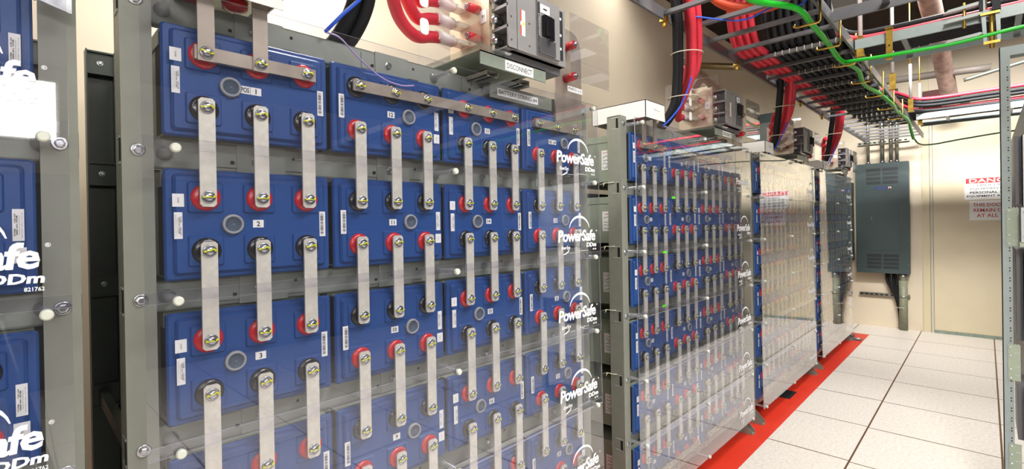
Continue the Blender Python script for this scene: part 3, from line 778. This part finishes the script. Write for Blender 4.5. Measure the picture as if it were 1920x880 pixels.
# cables lying in the main ladder: they come down from above and bend along it
CR = .0165
def run_cable(name, label, x, m, yb, ye, zl, group, tail=None):
    pts = [(x+.03, yb-.02, 3.1), (x+.01, yb-.01, 2.62), (x, yb, zl+.16), (x, yb+.05, zl+.05), (x, yb+.14, zl+.003), (x, yb+.35, zl)]
    y = yb+.8
    while y < ye-.3: pts.append((x+random.uniform(-.002, .002), y, zl)); y += .6
    pts.append((x, ye-.2, zl)); pts += tail or []
    return cable(name, label, pts, CR, m, group=group, n=10, seg=5)
ZL = LZ+.036+CR
for i in range(9):
    x = -.868+.0365*i
    run_cable('black_power_cable', 'black power cable lying in the overhead ladder', x, BLACK, 2.92+.004*i, 5.35+.045*(8-i), ZL, 'black cables in the long ladder',
              [(x+.02, 5.58+.045*(8-i), ZL+.01), (x+.09, 5.82+.045*(8-i), ZL+.02), (x+.26, 5.96+.045*(8-i), ZL+.02), (.3, 5.97+.045*(8-i), ZL+.01), (1.3, 5.97+.045*(8-i), ZL+.01), (2.4, 5.97+.045*(8-i), ZL+.01)])
for i in range(8):
    x = -.85+.0365*i
    run_cable('black_power_cable', 'black power cable lying in the overhead ladder', x, BLACK, 2.98, 4.9, ZL+.034, 'black cables in the long ladder')
for i in range(4):
    x = -1.012+.0365*i
    run_cable('red_power_cable', 'red power cable lying in the long overhead ladder, %s from the left rail' % ('first', 'second', 'third', 'fourth')[i], x, REDC, 2.80, (3.7, 5.1, 5.35, 5.3)[i], ZL, 'red cables in the long ladder')
# bundles in the cross ladders
def cross_bundle(y0, z, n, layers, label, group, x0=-.62, red=(0,), up=.5):
    for l in range(layers):
        for i in range(n):
            y = y0+.0365*i+(.018 if l % 2 else 0); zz = z+.031*l; isr = (l == 0 and i in red)
            cable('red_power_cable' if isr else 'black_power_cable', ('red' if isr else 'black')+label,
                  [(x0-.07-.003*i, y-.01, zz+up), (x0-.04, y, zz+up*.45), (x0+.02, y, zz+.10), (x0+.10, y, zz+.02), (x0+.28, y, zz), (.1, y, zz), (.8, y, zz), (1.6, y, zz), (2.5, y, zz)], CR, REDC if isr else BLACK, group=('red ' if isr else 'black ')+group, n=9, seg=5)
cross_bundle(3.225, ZL, 9, 2, ' power cable in the cross ladder above the green wire', 'cables in the near cross ladder', red=(0,))
cross_bundle(2.27, ZL, 7, 1, ' power cable in the cross ladder at the top edge', 'cables in the top cross ladder', red=())
for i, (y, z, m) in enumerate(((5.99, ZL+.035, REDC), (5.96, ZL+.07, BLACK), (5.965, ZL+.10, BLACK), (5.97, ZL+.135, REDC), (6.02, ZL+.11, BLACK))):
    nm = 'red' if m is REDC else 'black'
    lab = {0: 'red power cable along the front of the far cross ladder bundle', 3: 'red power cable topping the far cross ladder bundle'}.get(i, 'black power cable in the far cross ladder')
    cable(nm+'_power_cable', lab, [(-.66, y-.5, z+.06), (-.55, y-.2, z+.04), (-.40, y-.03, z), (.1, y, z), (.9, y, z+.01), (2.4, y, z+.02)], .0155, m, group=None if i in (0, 3) else 'black cables in the far cross ladder')
# orange-red cable coil lying across at the top
for i in range(3):
    cable('orange_power_cable', 'orange power cable curving over the long ladder, %s of three' % ('front', 'middle', 'rear')[i], [(-1.02, 2.33+.035*i, 2.55), (-.93, 2.38+.035*i, 2.42), (-.80, 2.46+.035*i, 2.37), (-.68, 2.56+.035*i, 2.42), (-.62, 2.62+.035*i, 2.6)], .0165, ORANGE, group='orange cables over the ladder')
# green ground wire below the ladder, on its hooks
cable('green_ground_wire', 'thick bright green ground wire hanging beneath the long ladder', [(-.70, 1.95, 2.26), (-.66, 2.1, 2.235), (-.56, 2.29, 2.232), (-.545, 2.5, 2.215), (-.555, 2.85, 2.225), (-.56, 3.15, 2.215), (-.535, 3.5, 2.23), (-.555, 3.85, 2.215), (-.53, 4.25, 2.225), (-.50, 4.7, 2.21), (-.515, 5.1, 2.225), (-.49, 5.6, 2.22), (-.50, 5.9, 2.19), (-.50, 6.15, 2.12)], .0125, GREEN, group=None)
cable('green_ground_wire', 'bright green ground wire running right beneath the near cross ladder', [(-.545, 3.22, 2.215), (-.50, 3.19, 2.205), (-.33, 3.175, 2.19), (-.1, 3.175, 2.185), (.15, 3.175, 2.20), (.6, 3.18, 2.21), (1.6, 3.18, 2.2), (2.5, 3.18, 2.2)], .0095, GREEN)
cable('green_ground_wire', 'thin dark green ground wire along the far wall above the door', [(-.50, 6.15, 2.13), (-.47, 6.35, 2.085), (-.38, 6.5, 2.085), (-.15, 6.5, 2.11), (.2, 6.5, 2.14), (.8, 6.5, 2.16), (2.5, 6.5, 2.2)], .007, DGREEN)
cable('blue_wire', 'blue wire crossing under the long ladder from a corded joint', [(-.965, 2.21, 2.30), (-.80, 2.36, 2.275), (-.66, 2.34, 2.285), (-.56, 2.32, 2.25), (-.52, 2.34, 2.30), (-.50, 2.3, 2.42)], .004, BLUEC, 'wire', n=8)
# J hooks holding the green wire
for i, y in enumerate((2.42, 2.82, 3.22, 3.7, 4.2, 4.75, 5.3)):
    m = MB().tube([(-.499, y, 2.36), (-.499, y, 2.20), (-.505, y, 2.195), (-.59, y, 2.195), (-.60, y, 2.20), (-.60, y, 2.212)], .0048, 8)
    tag(m.build('wire_hook', ZINC, None, (-.5, y, 2.2)), 'yellow zinc hook under the green wire, %s along the long ladder' % ('first', 'second', 'third', 'fourth', 'fifth', 'sixth', 'seventh')[i], 'hook', 'zinc hooks under the ladder')
# lacing stitches on rungs
st = MB()
for k in range(4, 15):
    if k % 2: continue
    y = 2.07+.245*k
    for i in range(9):
        x = -.85+.0365*i
        st.box(x-.0017, x+.0017, y-.0125, y+.0125, LZ+.0165, LZ+.040)
tag(st.build('cord_stitches', CORD, None, (-.7, 4, LZ)), 'rows of pale cord stitches lacing the black cables to the rungs', 'cord', kind='stuff')
# clips under the left rail
def clip(loc, label, g):
    x, y, z = loc; t = thing('ladder_clip', label, 'clip', (x, y, z-.03), g)
    MB().box(x-.014, x+.014, y-.02, y+.02, z-.008, z-.001).box(x-.014, x-.009, y-.014, y+.014, z-.001, z+.022).box(x+.009, x+.014, y-.014, y+.014, z-.001, z+.022).build('clamp', ZINC, t)
    MB().lathe((x, y, z-.03), (0, 0, 1), [(0, .007), (.006, .010), (.012, .010), (.012, .0075), (.024, .0075)], 6, 0, smooth=False).build('nut', ZINC, t)
for i, y in enumerate((2.08, 2.98, 4.35, 5.05, 5.75)):
    clip((-1.04, y, LZ), 'brass coloured clamp on the left rail of the long ladder, %s from the camera' % ('first', 'second', 'third', 'fourth', 'fifth')[i], 'clamps on the left ladder rail')
# hanging rods with clamps
for i, (x, y, sl, lab) in enumerate(((-.478, 3.215, .011, 'white sleeved hanging rod at the left end of the near cross ladder'), (-.447, 4.2, .011, 'white sleeved hanging rod midway along the long ladder'), (-.437, 5.2, .010, 'white sleeved hanging rod toward the far wall'), (-.437, 6.0, .008, 'hanging rod at the corner of the far cross ladder'))):
    t = thing('hanging_rod', lab, 'rod', (x, y, LZ), 'ladder hanging rods')
    MB().cyl((x, y, LZ-.03), (x, y, ZC), .005, 10).build('threaded_rod', ZINC, t)
    zt = 2.62 if i >= 2 else 3.2
    MB().cyl((x, y, LZ+.07), (x, y, zt), sl, 12).build('sleeve', ROD, t)
    m = MB().box(x-.016, x+.016, y-.013, y-.009, LZ-.03, LZ+.065).box(x-.016, x+.016, y+.009, y+.013, LZ-.03, LZ+.065).box(x-.016, x+.016, y-.013, y+.013, LZ-.034, LZ-.03).box(x-.022, x+.022, y-.018, y+.018, LZ-.042, LZ-.036)
    m.build('rail_clamp', ZINC, t)
for i, (x, lab) in enumerate(((-.35, 'slotted zinc plate clamped on the near cross ladder rail'), )):
    m = MB().box(x-.014, x+.014, 3.178, 3.183, 2.168, 2.335).box(x-.016, x+.016, 3.165, 3.2, 2.33, 2.334).box(x-.003, x+.003, 3.176, 3.178, 2.24, 2.248, 1)
    tag(m.build('hanger_plate', [ZINC, HOLE], None, (x, 3.18, 2.17)), lab, 'bracket')
# heavy splice clamps further right
t = thing('splice_clamp', 'pale clamp plates bolted across the cross ladder rail beside the beam hanger', 'clamp', (-.06, 3.19, 2.2))
for z in (2.335, 2.285, 2.19):
    MB().prism([(-.14, z), (-.02, z+.006), (-.0, z+.014), (-.01, z+.022), (-.12, z+.014)], 'Y', 3.165, 3.195).build('clamp_bar', RACKL, t)
MB().cyl((-.065, 3.18, 2.25), (-.065, 3.18, 2.37), .006, 8).build('clamp_bolt', ZINC, t)
t = thing('beam_hanger', 'pair of black and zinc hanger straps gripping the cross ladder', 'bracket', (.03, 3.2, 2.13))
MB().prism([(.0, 2.16), (.012, 2.16), (.006, 2.36), (-.012, 2.36)], 'Y', 3.17, 3.18).build('strap', GREYL, t)
MB().prism([(.045, 2.16), (.057, 2.16), (.055, 2.36), (.037, 2.36)], 'Y', 3.17, 3.18).build('strap', GREYL, t)
MB().box(.030, .058, 3.16, 3.19, 2.30, 2.38).box(-.014, .0, 3.16, 3.19, 2.31, 2.37).build('rubber_pad', BLACK, t)
MB().box(.0, .055, 3.165, 3.19, 2.15, 2.162).box(-.01, .055, 3.16, 3.185, 2.285, 2.295).cyl((.028, 3.178, 2.13), (.028, 3.178, 2.3), .009, 8).build('bolt', ZINC, t)
MB().cyl((.005, 3.22, 2.33), (.005, 3.22, 3.29), .010, 10).build('rod', CONDUIT, t)
MB().cyl((.032, 3.24, 2.33), (.032, 3.24, 3.29), .008, 10).build('rod', mat('copper_rod', (190, 110, 90), .3, metal=.7), t)

# ducts and pipes near the ceiling
tag(MB().tube(bez([(-.31, 4.75, 3.17), (-.31, 5.15, 3.10), (-.30, 5.9, 3.02), (-.29, 6.5, 2.86), (-.27, 6.9, 2.66), (-.26, 7.2, 2.5)], 8), .072, 20).build('insulated_pipe', INSUL, None, (-.3, 5, 3)), 'thick insulated pipe wrapped in pinkish lagging near the ceiling', 'pipe')
tag(MB().tube([(-1.0, 6.62, 2.84), (-.1, 6.62, 2.80), (.05, 6.62, 2.79)], .036, 14).build('grey_pipe', mat('grey_pipe_paint', (120, 112, 104), .5), None, (-.5, 6.62, 2.8)), 'horizontal grey pipe crossing behind the hanging rods', 'pipe')
tag(MB().tube(bez([(-.9, 7.2, 2.60), (-.5, 7.15, 2.64), (-.25, 7.1, 2.64), (-.13, 7.2, 2.56)], 8), .03, 14).build('steel_pipe', CONDUIT, None, (-.5, 7.1, 2.6)), 'shiny bent steel pipe above the far ladder', 'pipe')
tag(MB().tube(bez([(-.14, 6.3, 2.64), (.1, 6.3, 2.69), (.4, 6.3, 2.74), (1.0, 6.3, 2.76)], 6), .018, 12).build('silver_conduit', CONDUIT, None, (0, 6.3, 2.7)), 'silver flexible conduit rising right above the far cable bundle', 'pipe')
tag(MB().box(-.52, -.30, 7.455, 7.489, 2.60, 2.82).build('access_plate', mat('dark_red_paint', (90, 30, 28), .6), None, (-.4, 7.3, 2.6)), 'dark red plate on the far wall behind the rods', 'plate')
tag(MB().tube([(-1.99, 4.56, 2.84), (-1.45, 4.80, 2.74)], .030, 14).build('wall_pipe', mat('brass_pipe', (176, 158, 120), .3, metal=.7), None, (-1.99, 4.5, 2.8)), 'short brassy pipe leaving the left wall behind the ladder', 'pipe')
tag(MB().box(-1.995, -1.78, 6.40, 7.1, 2.05, 2.64).build('wall_cabinet', PANEL, None, (-1.9, 6.7, 2.05), bevel=.004), 'dark grey green cabinet high on the left wall', 'cabinet')

# ================================================================== far wall: panel, conduits
t = thing('electrical_panel', 'large grey green electrical panel with louvres on the far wall', 'electrical panel', (-.905, 7.42, .67))
xa, xb, za, zb, yf = -1.160, -.647, .680, 2.012, 7.36
MB().box(xa, xb, yf+.002, 7.488, za, zb).build('enclosure', PANEL, t, bevel=.003)
MB().box(xa-.004, xb+.004, yf-.002, yf+.002, za-.004, zb+.004).build('front_plate', PANEL, t)
for zt, dg, ds, hh in ((1.952, .052, .010, .006), (.905, .047, .009, .005)):
    m = MB()
    for x0, x1 in ((-1.055, -.912), (-.893, -.745)):
        for g in range(4):
            for s_ in range(4):
                z = zt-g*dg-s_*ds; m.box(x0, x1, yf-.0035, yf-.0015, z-hh, z, 0)
    m.build('louvre_vent', INK, t)
dr = MB().box(-1.054, -.752, yf-.006, yf-.002, .955, 1.700).build('panel_door', PANEL, t)
MB().box(-1.012, -.998, yf-.012, yf-.006, 1.32, 1.365).cyl((-1.005, yf-.018, 1.35), (-1.005, yf-.01, 1.35), .008, 12).build('latch', STEEL, t).parent = dr
m = MB().box(-.972, -.848, yf-.0035, yf-.002, 1.655+.0, 1.722)
for i, s_ in enumerate(('WARNING PANEL', 'FED FROM BATTERY', 'DISTRIBUTION')): put_text(m, text_data(s_, w=.09-.012*i, h=.009), (-.91, yf-.004, 1.708-.018*i), 1, (1, 0, 0))
m.build('blue_label', [BLUEL, GINK], t)
MB().box(-.838, -.810, yf-.0035, yf-.002, 1.662, 1.722).box(-.833, -.815, yf-.004, yf-.003, 1.70, 1.714, 1).box(-.833, -.815, yf-.004, yf-.003, 1.672, 1.676, 1).build('white_label', [WHITE, REDINK], t)
for x in (xa+.012, xb-.010):
    for z in (.79, 1.08, 1.52, 1.86):
        MB().lathe((x, yf-.002, z), (0, -1, 0), [(0, .0055), (.003, .0045)], 10).build('cover_screw', STEEL, t)
t = thing('side_box', 'narrow dark green box beside the electrical panel', 'electrical box', (-1.27, 7.42, .80))
MB().box(-1.335, -1.20, 7.38, 7.488, .82, 1.80).build('enclosure', DKGREEN, t, bevel=.003)
MB().lathe((-1.225, 7.40, .87), (0, -1, 0), [(0, .03), (.035, .03), (.038, .024)], 16).build('lock_knob', CONDUIT, t)
for i, (x, r) in enumerate(((-1.040, .0165), (-.900, .022), (-.815, .0185), (-.758, .0185))):
    nm_ = ('leftmost of four above the panel', 'widest and brightest of four above the panel', 'third of four above the panel', 'rightmost of four above the panel')[i]
    t = thing('conduit', 'steel conduit, '+nm_, 'conduit', (x, 7.42, 2.02), 'conduits above the panel')
    MB().cyl((x, 7.42, 2.016), (x, 7.42, 2.9), r, 14).build('tube', CONDUIT, t)
    MB().cyl((x, 7.42, 2.018), (x, 7.42, 2.045), r+.006, 14).cyl((x, 7.42, 2.27), (x, 7.42, 2.295), r+.003, 14).build('coupling', STEEL, t)
m = MB().box(-1.15, -.64, 7.455, 7.488, 2.262, 2.30)
for i in range(10): m.box(-1.14+.05*i, -1.115+.05*i, 7.453, 7.456, 2.274, 2.288, 1)
tag(m.build('strut_channel', [CONDUIT, HOLE], None, (-.9, 7.47, 2.26)), 'slotted steel strut behind the conduits above the panel', 'strut')
m = MB().box(-1.15, -.655, 7.455, 7.488, .385, .42)
for i in range(9): m.box(-1.14+.05*i, -1.115+.05*i, 7.453, 7.456, .395, .409, 1)
tag(m.build('strut_channel', [CONDUIT, HOLE], None, (-.9, 7.47, .39)), 'slotted steel strut on the wall below the panel', 'strut')
t = thing('floor_conduit', 'fat grey conduit rising from the floor to the panel', 'conduit', (-.715, 7.42, 0))
MB().cyl((-.715, 7.42, 0), (-.715, 7.42, .60), .042, 20).build('tube', mat('dull_conduit', (128, 130, 108), .5, noise=.15, nscale=30), t)
MB().cyl((-.715, 7.42, .60), (-.715, 7.42, .675), .044, 20).cyl((-.715, 7.42, .39), (-.715, 7.42, .41), .045, 20).build('coupling', CONDUIT, t)
for i, (xa_, xm) in enumerate(((-.875, -.80), (-.85, -.785), (-.815, -.775), (-.79, -.765))):
    cable('black_power_cable', 'black flexible cable curving from the panel base behind the fat conduit, %s' % ('leftmost', 'second', 'third', 'rightmost')[i], [(xa_, 7.43, .68), (xa_+.01, 7.43, .57), (xm, 7.43, .42), (-.765, 7.435, .28), (-.752, 7.44, .15), (-.75, 7.44, .004)], .013, BLACK, group='flexible cables below the panel')
lp = [(-.74+.055*math.cos(a)-.0, 7.42-.052*math.sin(a), .27) for a in [2*math.pi*q/24 for q in range(25)]]
tag(MB().tube(lp, .003, 6).build('lacing_cord', CORD, None, lp[0]), 'white tie round the fat conduit and its cables', 'cord')

# signs on the door
yd = YB-.023
m = MB().box(-.170, .31, yd-.002, yd, 1.535, 1.785).box(-.158, .298, yd-.0028, yd-.002, 1.715, 1.772, 1)
put_text(m, text_data('DANGER', w=.40, h=.044, bold=.015), (.07, yd-.0034, 1.7435), 2, (1, 0, 0))
for s_, z, b_, w in (('FIBER OPTIC', 1.692, 0, .27), ('EQUIPMENT WITH', 1.652, 0, .38), ('PERSONAL SAFETY', 1.612, .02, .39), ('EQUIPMENT REQUIRED', 1.571, .02, .44)):
    put_text(m, text_data(s_, w=w, h=.026, bold=b_), (.07, yd-.0034, z), 4 if b_ == 0 else 3, (1, 0, 0))
tag(m.build('warning_sign', [WHITE, REDINK, WHITE, INK, GINK], None, (.07, yd, 1.535)), 'white danger sign with red header on the door', 'sign')
m = MB().box(-.130, .30, yd-.002, yd, 1.305, 1.520)
for s_, z, w in (('THIS DOOR IS TO', 1.475, .38), ('REMAIN CLOSED', 1.415, .37), ('AT ALL TIMES', 1.357, .32)):
    put_text(m, text_data(s_, w=w, h=.038, bold=.01), (.088, yd-.0034, z), 1, (1, 0, 0))
tag(m.build('warning_sign', [WHITE, REDINK], None, (.08, yd, 1.305)), 'lower door sign in red letters asking to keep the door closed', 'sign')

# ================================================================== floor items
m = MB().box(-1.16, -1.065, 4.04, 4.24, .0, .003)
tag(m.build('floor_cutout', HOLE, None, (-1.1, 4.1, .0005)), 'black rectangular floor opening on the red strip', 'floor opening')
t = thing('floor_bracket', 'black metal bracket lying on the far end of the red strip', 'bracket', (-1.06, 6.48, 0))
MB().box(-1.14, -.99, 6.45, 6.53, .0, .02).box(-1.15, -1.07, 6.50, 6.60, 0, .045).build('base', BREAKD, t)
MB().box(-1.03, -1.005, 6.46, 6.50, .02, .023).build('sticker', WHITE, t)

# ================================================================== relay rack at the right edge
t = thing('relay_rack', 'tall grey perforated relay rack post at the right edge', 'equipment rack', (.3, 3.1, 0))
X0, PY = .049, 3.08
m = MB().box(X0, X0+.034, PY, PY+.004, .0, 2.10).box(X0, X0+.003, PY, PY+.075, 0, 2.10).box(X0, X0+.034, PY+.071, PY+.075, 0, 2.10)
for i in range(44):
    z = .08+i*.0445
    for dz in (0, .0125): m.box(X0+.023, X0+.0275, PY-.0006, PY, z+dz, z+dz+.005, 1)
m.build('post', [GREYL, HOLE], t)
MB().box(X0+.50, X0+.534, PY, PY+.004, 0, 2.10).box(X0+.531, X0+.534, PY, PY+.075, 0, 2.10).build('post', GREYL, t)
MB().box(X0, X0+.534, PY+.004, PY+.07, 2.06, 2.10).build('top_bar', GREYL, t)
MB().box(X0, X0+.534, PY-.15, PY+.2, 0, .02).build('base_plate', GREYL, t)
for z0, z1 in ((1.215, 1.385), (.62, .78), (.20, .34)):
    m = MB().box(X0+.016, X0+.055, PY-.003, PY-.0008, z0, z1)
    for z in (z0+.012, z0+.05, z1-.05, z1-.012):
        m.lathe((X0+.0245, PY-.003, z), (0, -1, 0), [(0, .0055), (.003, .004)], 12, 1)
        m.box(X0+.039, X0+.042, PY-.0038, PY-.003, z+.012, z+.016, 1).box(X0+.047, X0+.050, PY-.0038, PY-.003, z+.012, z+.016, 1)
    m.build('joint_plate', [SAGE, SILVER], t)
for i, (z0, z1, ln) in enumerate(((1.40, 1.70, 'uppermost'), (.80, 1.20, 'middle'), (.36, .60, 'lower'))):
    t = thing('equipment_chassis', 'silver fronted equipment chassis in the right relay rack, '+ln+' of three', 'equipment', (.3, 3.0, z0), 'chassis in the relay rack')
    MB().box(X0+.045, X0+.49, PY+.006, PY+.30, z0, z1).build('housing', BREAKD, t)
    m = MB().box(X0+.064, X0+.48, PY-.03, PY-.026, z0-.01, z1).box(X0+.064, X0+.068, PY-.03, PY+.006, z0-.01, z1)
    for z in (z0+.03, z0+.09, z1-.12, z1-.06): m.box(X0+.072, X0+.084, PY-.0305, PY-.03, z, z+.004, 1)
    m.build('front_panel', [SILVER, INK], t)
t = thing('equipment_shelf', 'silver bracket shelf bolted across the right relay rack', 'shelf', (.3, 3.05, 1.22))
m = MB().box(X0+.06, X0+.49, PY-.045, PY-.041, 1.235, 1.385)
for z in (1.26, 1.365): m.lathe((X0+.072, PY-.045, z), (0, -1, 0), [(0, .0055), (.003, .004)], 12, 1)
m.build('front_plate', [SILVER, STEEL], t)
MB().box(X0+.055, X0+.49, PY-.041, PY+.1, 1.215, 1.235).build('tray', SAGE, t)

# ================================================================== tripod under the camera (mirrored in the covers)
t = thing('camera_tripod', 'black tripod standing in the aisle, seen mirrored in the left covers', 'tripod', (.0, -.05, 0))
for a in (22, 142, 262):
    ca, sa = math.cos(math.radians(a)), math.sin(math.radians(a))
    MB().tube([(.03*ca, -.06+.03*sa, 1.12), (.22*ca, -.06+.22*sa, .60)], .016, 10).tube([(.20*ca, -.06+.20*sa, .65), (.48*ca, -.06+.48*sa, .02)], .013, 10).lathe((.21*ca, -.06+.21*sa, .6), (ca*.35, sa*.35, -.93), [(0, .02), (.05, .02)], 10).build('leg', TRIPOD, t)
MB().cyl((0, -.06, .9), (0, -.06, 1.20), .014, 12).box(-.03, .03, -.09, -.03, 1.10, 1.14).build('centre_column', TRIPOD, t)
# assumed lamp across the aisle, added for a bright reflection in the left covers
t = thing('assumed_wall_light', 'assumed white fixture on the right-hand wall, added for its reflection in the covers', 'light', (4.9, -.6, 2.5))
MB().box(4.89, 4.998, -2.42, .35, 2.50, 3.14).build('housing', WHITEP, t)
MB().box(4.875, 4.89, -2.40, .32, 2.52, 3.12).build('diffuser', FIXT, t)
# assumed dark cabinets across the aisle, added to darken what the covers mirror
def cabinet(x0, x1, y0, y1, h, label):
    t = thing('assumed_cabinet', label, 'equipment cabinet', ((x0+x1)/2, (y0+y1)/2, 0), 'assumed cabinets across the aisle')
    MB().box(x0+.02, x1, y0, y1, .06, h).box(x0+.05, x1-.03, y0+.03, y1-.03, 0, .06).build('body', CABM, t, bevel=.004)
    n = max(1, round((y1-y0)/.62)); w = (y1-y0)/n
    for i in range(n):
        d = MB().box(x0, x0+.02, y0+i*w+.004, y0+(i+1)*w-.004, .07, h-.01).build('door', CABM, t)
        MB().box(x0-.02, x0, y0+(i+1)*w-.06, y0+(i+1)*w-.04, 1.0, 1.2).build('handle', STEEL, t).parent = d
CABM = mat('cabinet_charcoal', (62, 64, 68), .45)
cabinet(4.40, 4.98, -2.9, 6.4, 2.1, 'assumed long dark cabinet against the right-hand wall')
cabinet(.16, .75, 4.0, 6.65, 2.0, 'assumed dark cabinet behind the relay rack')

# small things on the racks
m = MB().prism([(.028, 1.722), (.071, 1.709), (.071, 2.0), (.028, 2.0)], 'X', -1.082, -1.076)
tag(m.build('galvanised_plate', mat('galvanised_plate_metal', (200, 203, 206), .45, metal=.4, noise=.25, nscale=60), None, (-1.08, .05, 1.72)), 'galvanised steel plate at the top of the rack cut off at left', 'plate')
GT = mat('green_tape_paint', (90, 210, 40), .5)
for i, (y, z) in enumerate(((2.177, 1.462), (2.083, 1.209), (2.07, .964))):
    tag(MB().box(-1.0555, -1.0548, y-.018, y+.018, z-.005, z+.005).build('green_tape', GT, None, (-1.055, y, z)), 'small bright green tape strip on the second rack covers, %s of three' % ('top', 'middle', 'lowest')[i], 'tape', 'green tape strips')
for i, z in enumerate((1.522, 1.243, .964, .685)):
    m = MB().tube([(-1.225, 1.815, z-.006), (-1.20, 1.817, z+.002), (-1.175, 1.819, z+.001), (-1.155, 1.8195, z+.003)], .0018, 6).tube([(-1.20, 1.815, z+.001), (-1.205, 1.812, z-.012)], .0018, 6)
    tag(m.build('cord_tie', CORD, None, (-1.2, 1.817, z)), 'pale cord tie end on the sage post of the second rack, %s of four' % ('top', 'second', 'third', 'lowest')[i], 'cord', 'cord ties on the sage post')

# housings of the assumed strip lamps and the added fill lights (above the frame of the photo)
for o in [o for o in bpy.data.objects if o.type == 'LIGHT']:
    L_ = o.data; hx, hy = L_.size/2+.02, L_.size_y/2+.02
    where = {'assumed_light_over_racks': 'nearest the left wall', 'fill_light_over_racks_far': 'added as fill further along above the racks', 'assumed_light_behind': 'behind the camera', 'assumed_light_aisle': 'over the near aisle', 'fill_light_right': 'added as fill over the open floor at right', 'fill_light_far': 'added as fill over the far aisle', 'fill_light_door': 'added as fill in front of the far wall'}[o.name]
    h = MB().box(-hx, hx, -hy, hy, .004, .045).build('housing', WHITEP, None, (0, 0, 0))
    t = thing('assumed_ceiling_light', 'assumed white strip lamp hung under the ceiling, ' + where, 'ceiling light', o.location, 'assumed strip lamps')
    h.parent = t; h.rotation_euler = o.rotation_euler
    for sgn in (-.6, .6):
        p = Vector((0, hy*sgn, .03)); p.rotate(o.rotation_euler); p += Vector(o.location)
        MB().cyl(p, (p.x, p.y, ZC), .004, 6).build('hanger', STEEL, t)
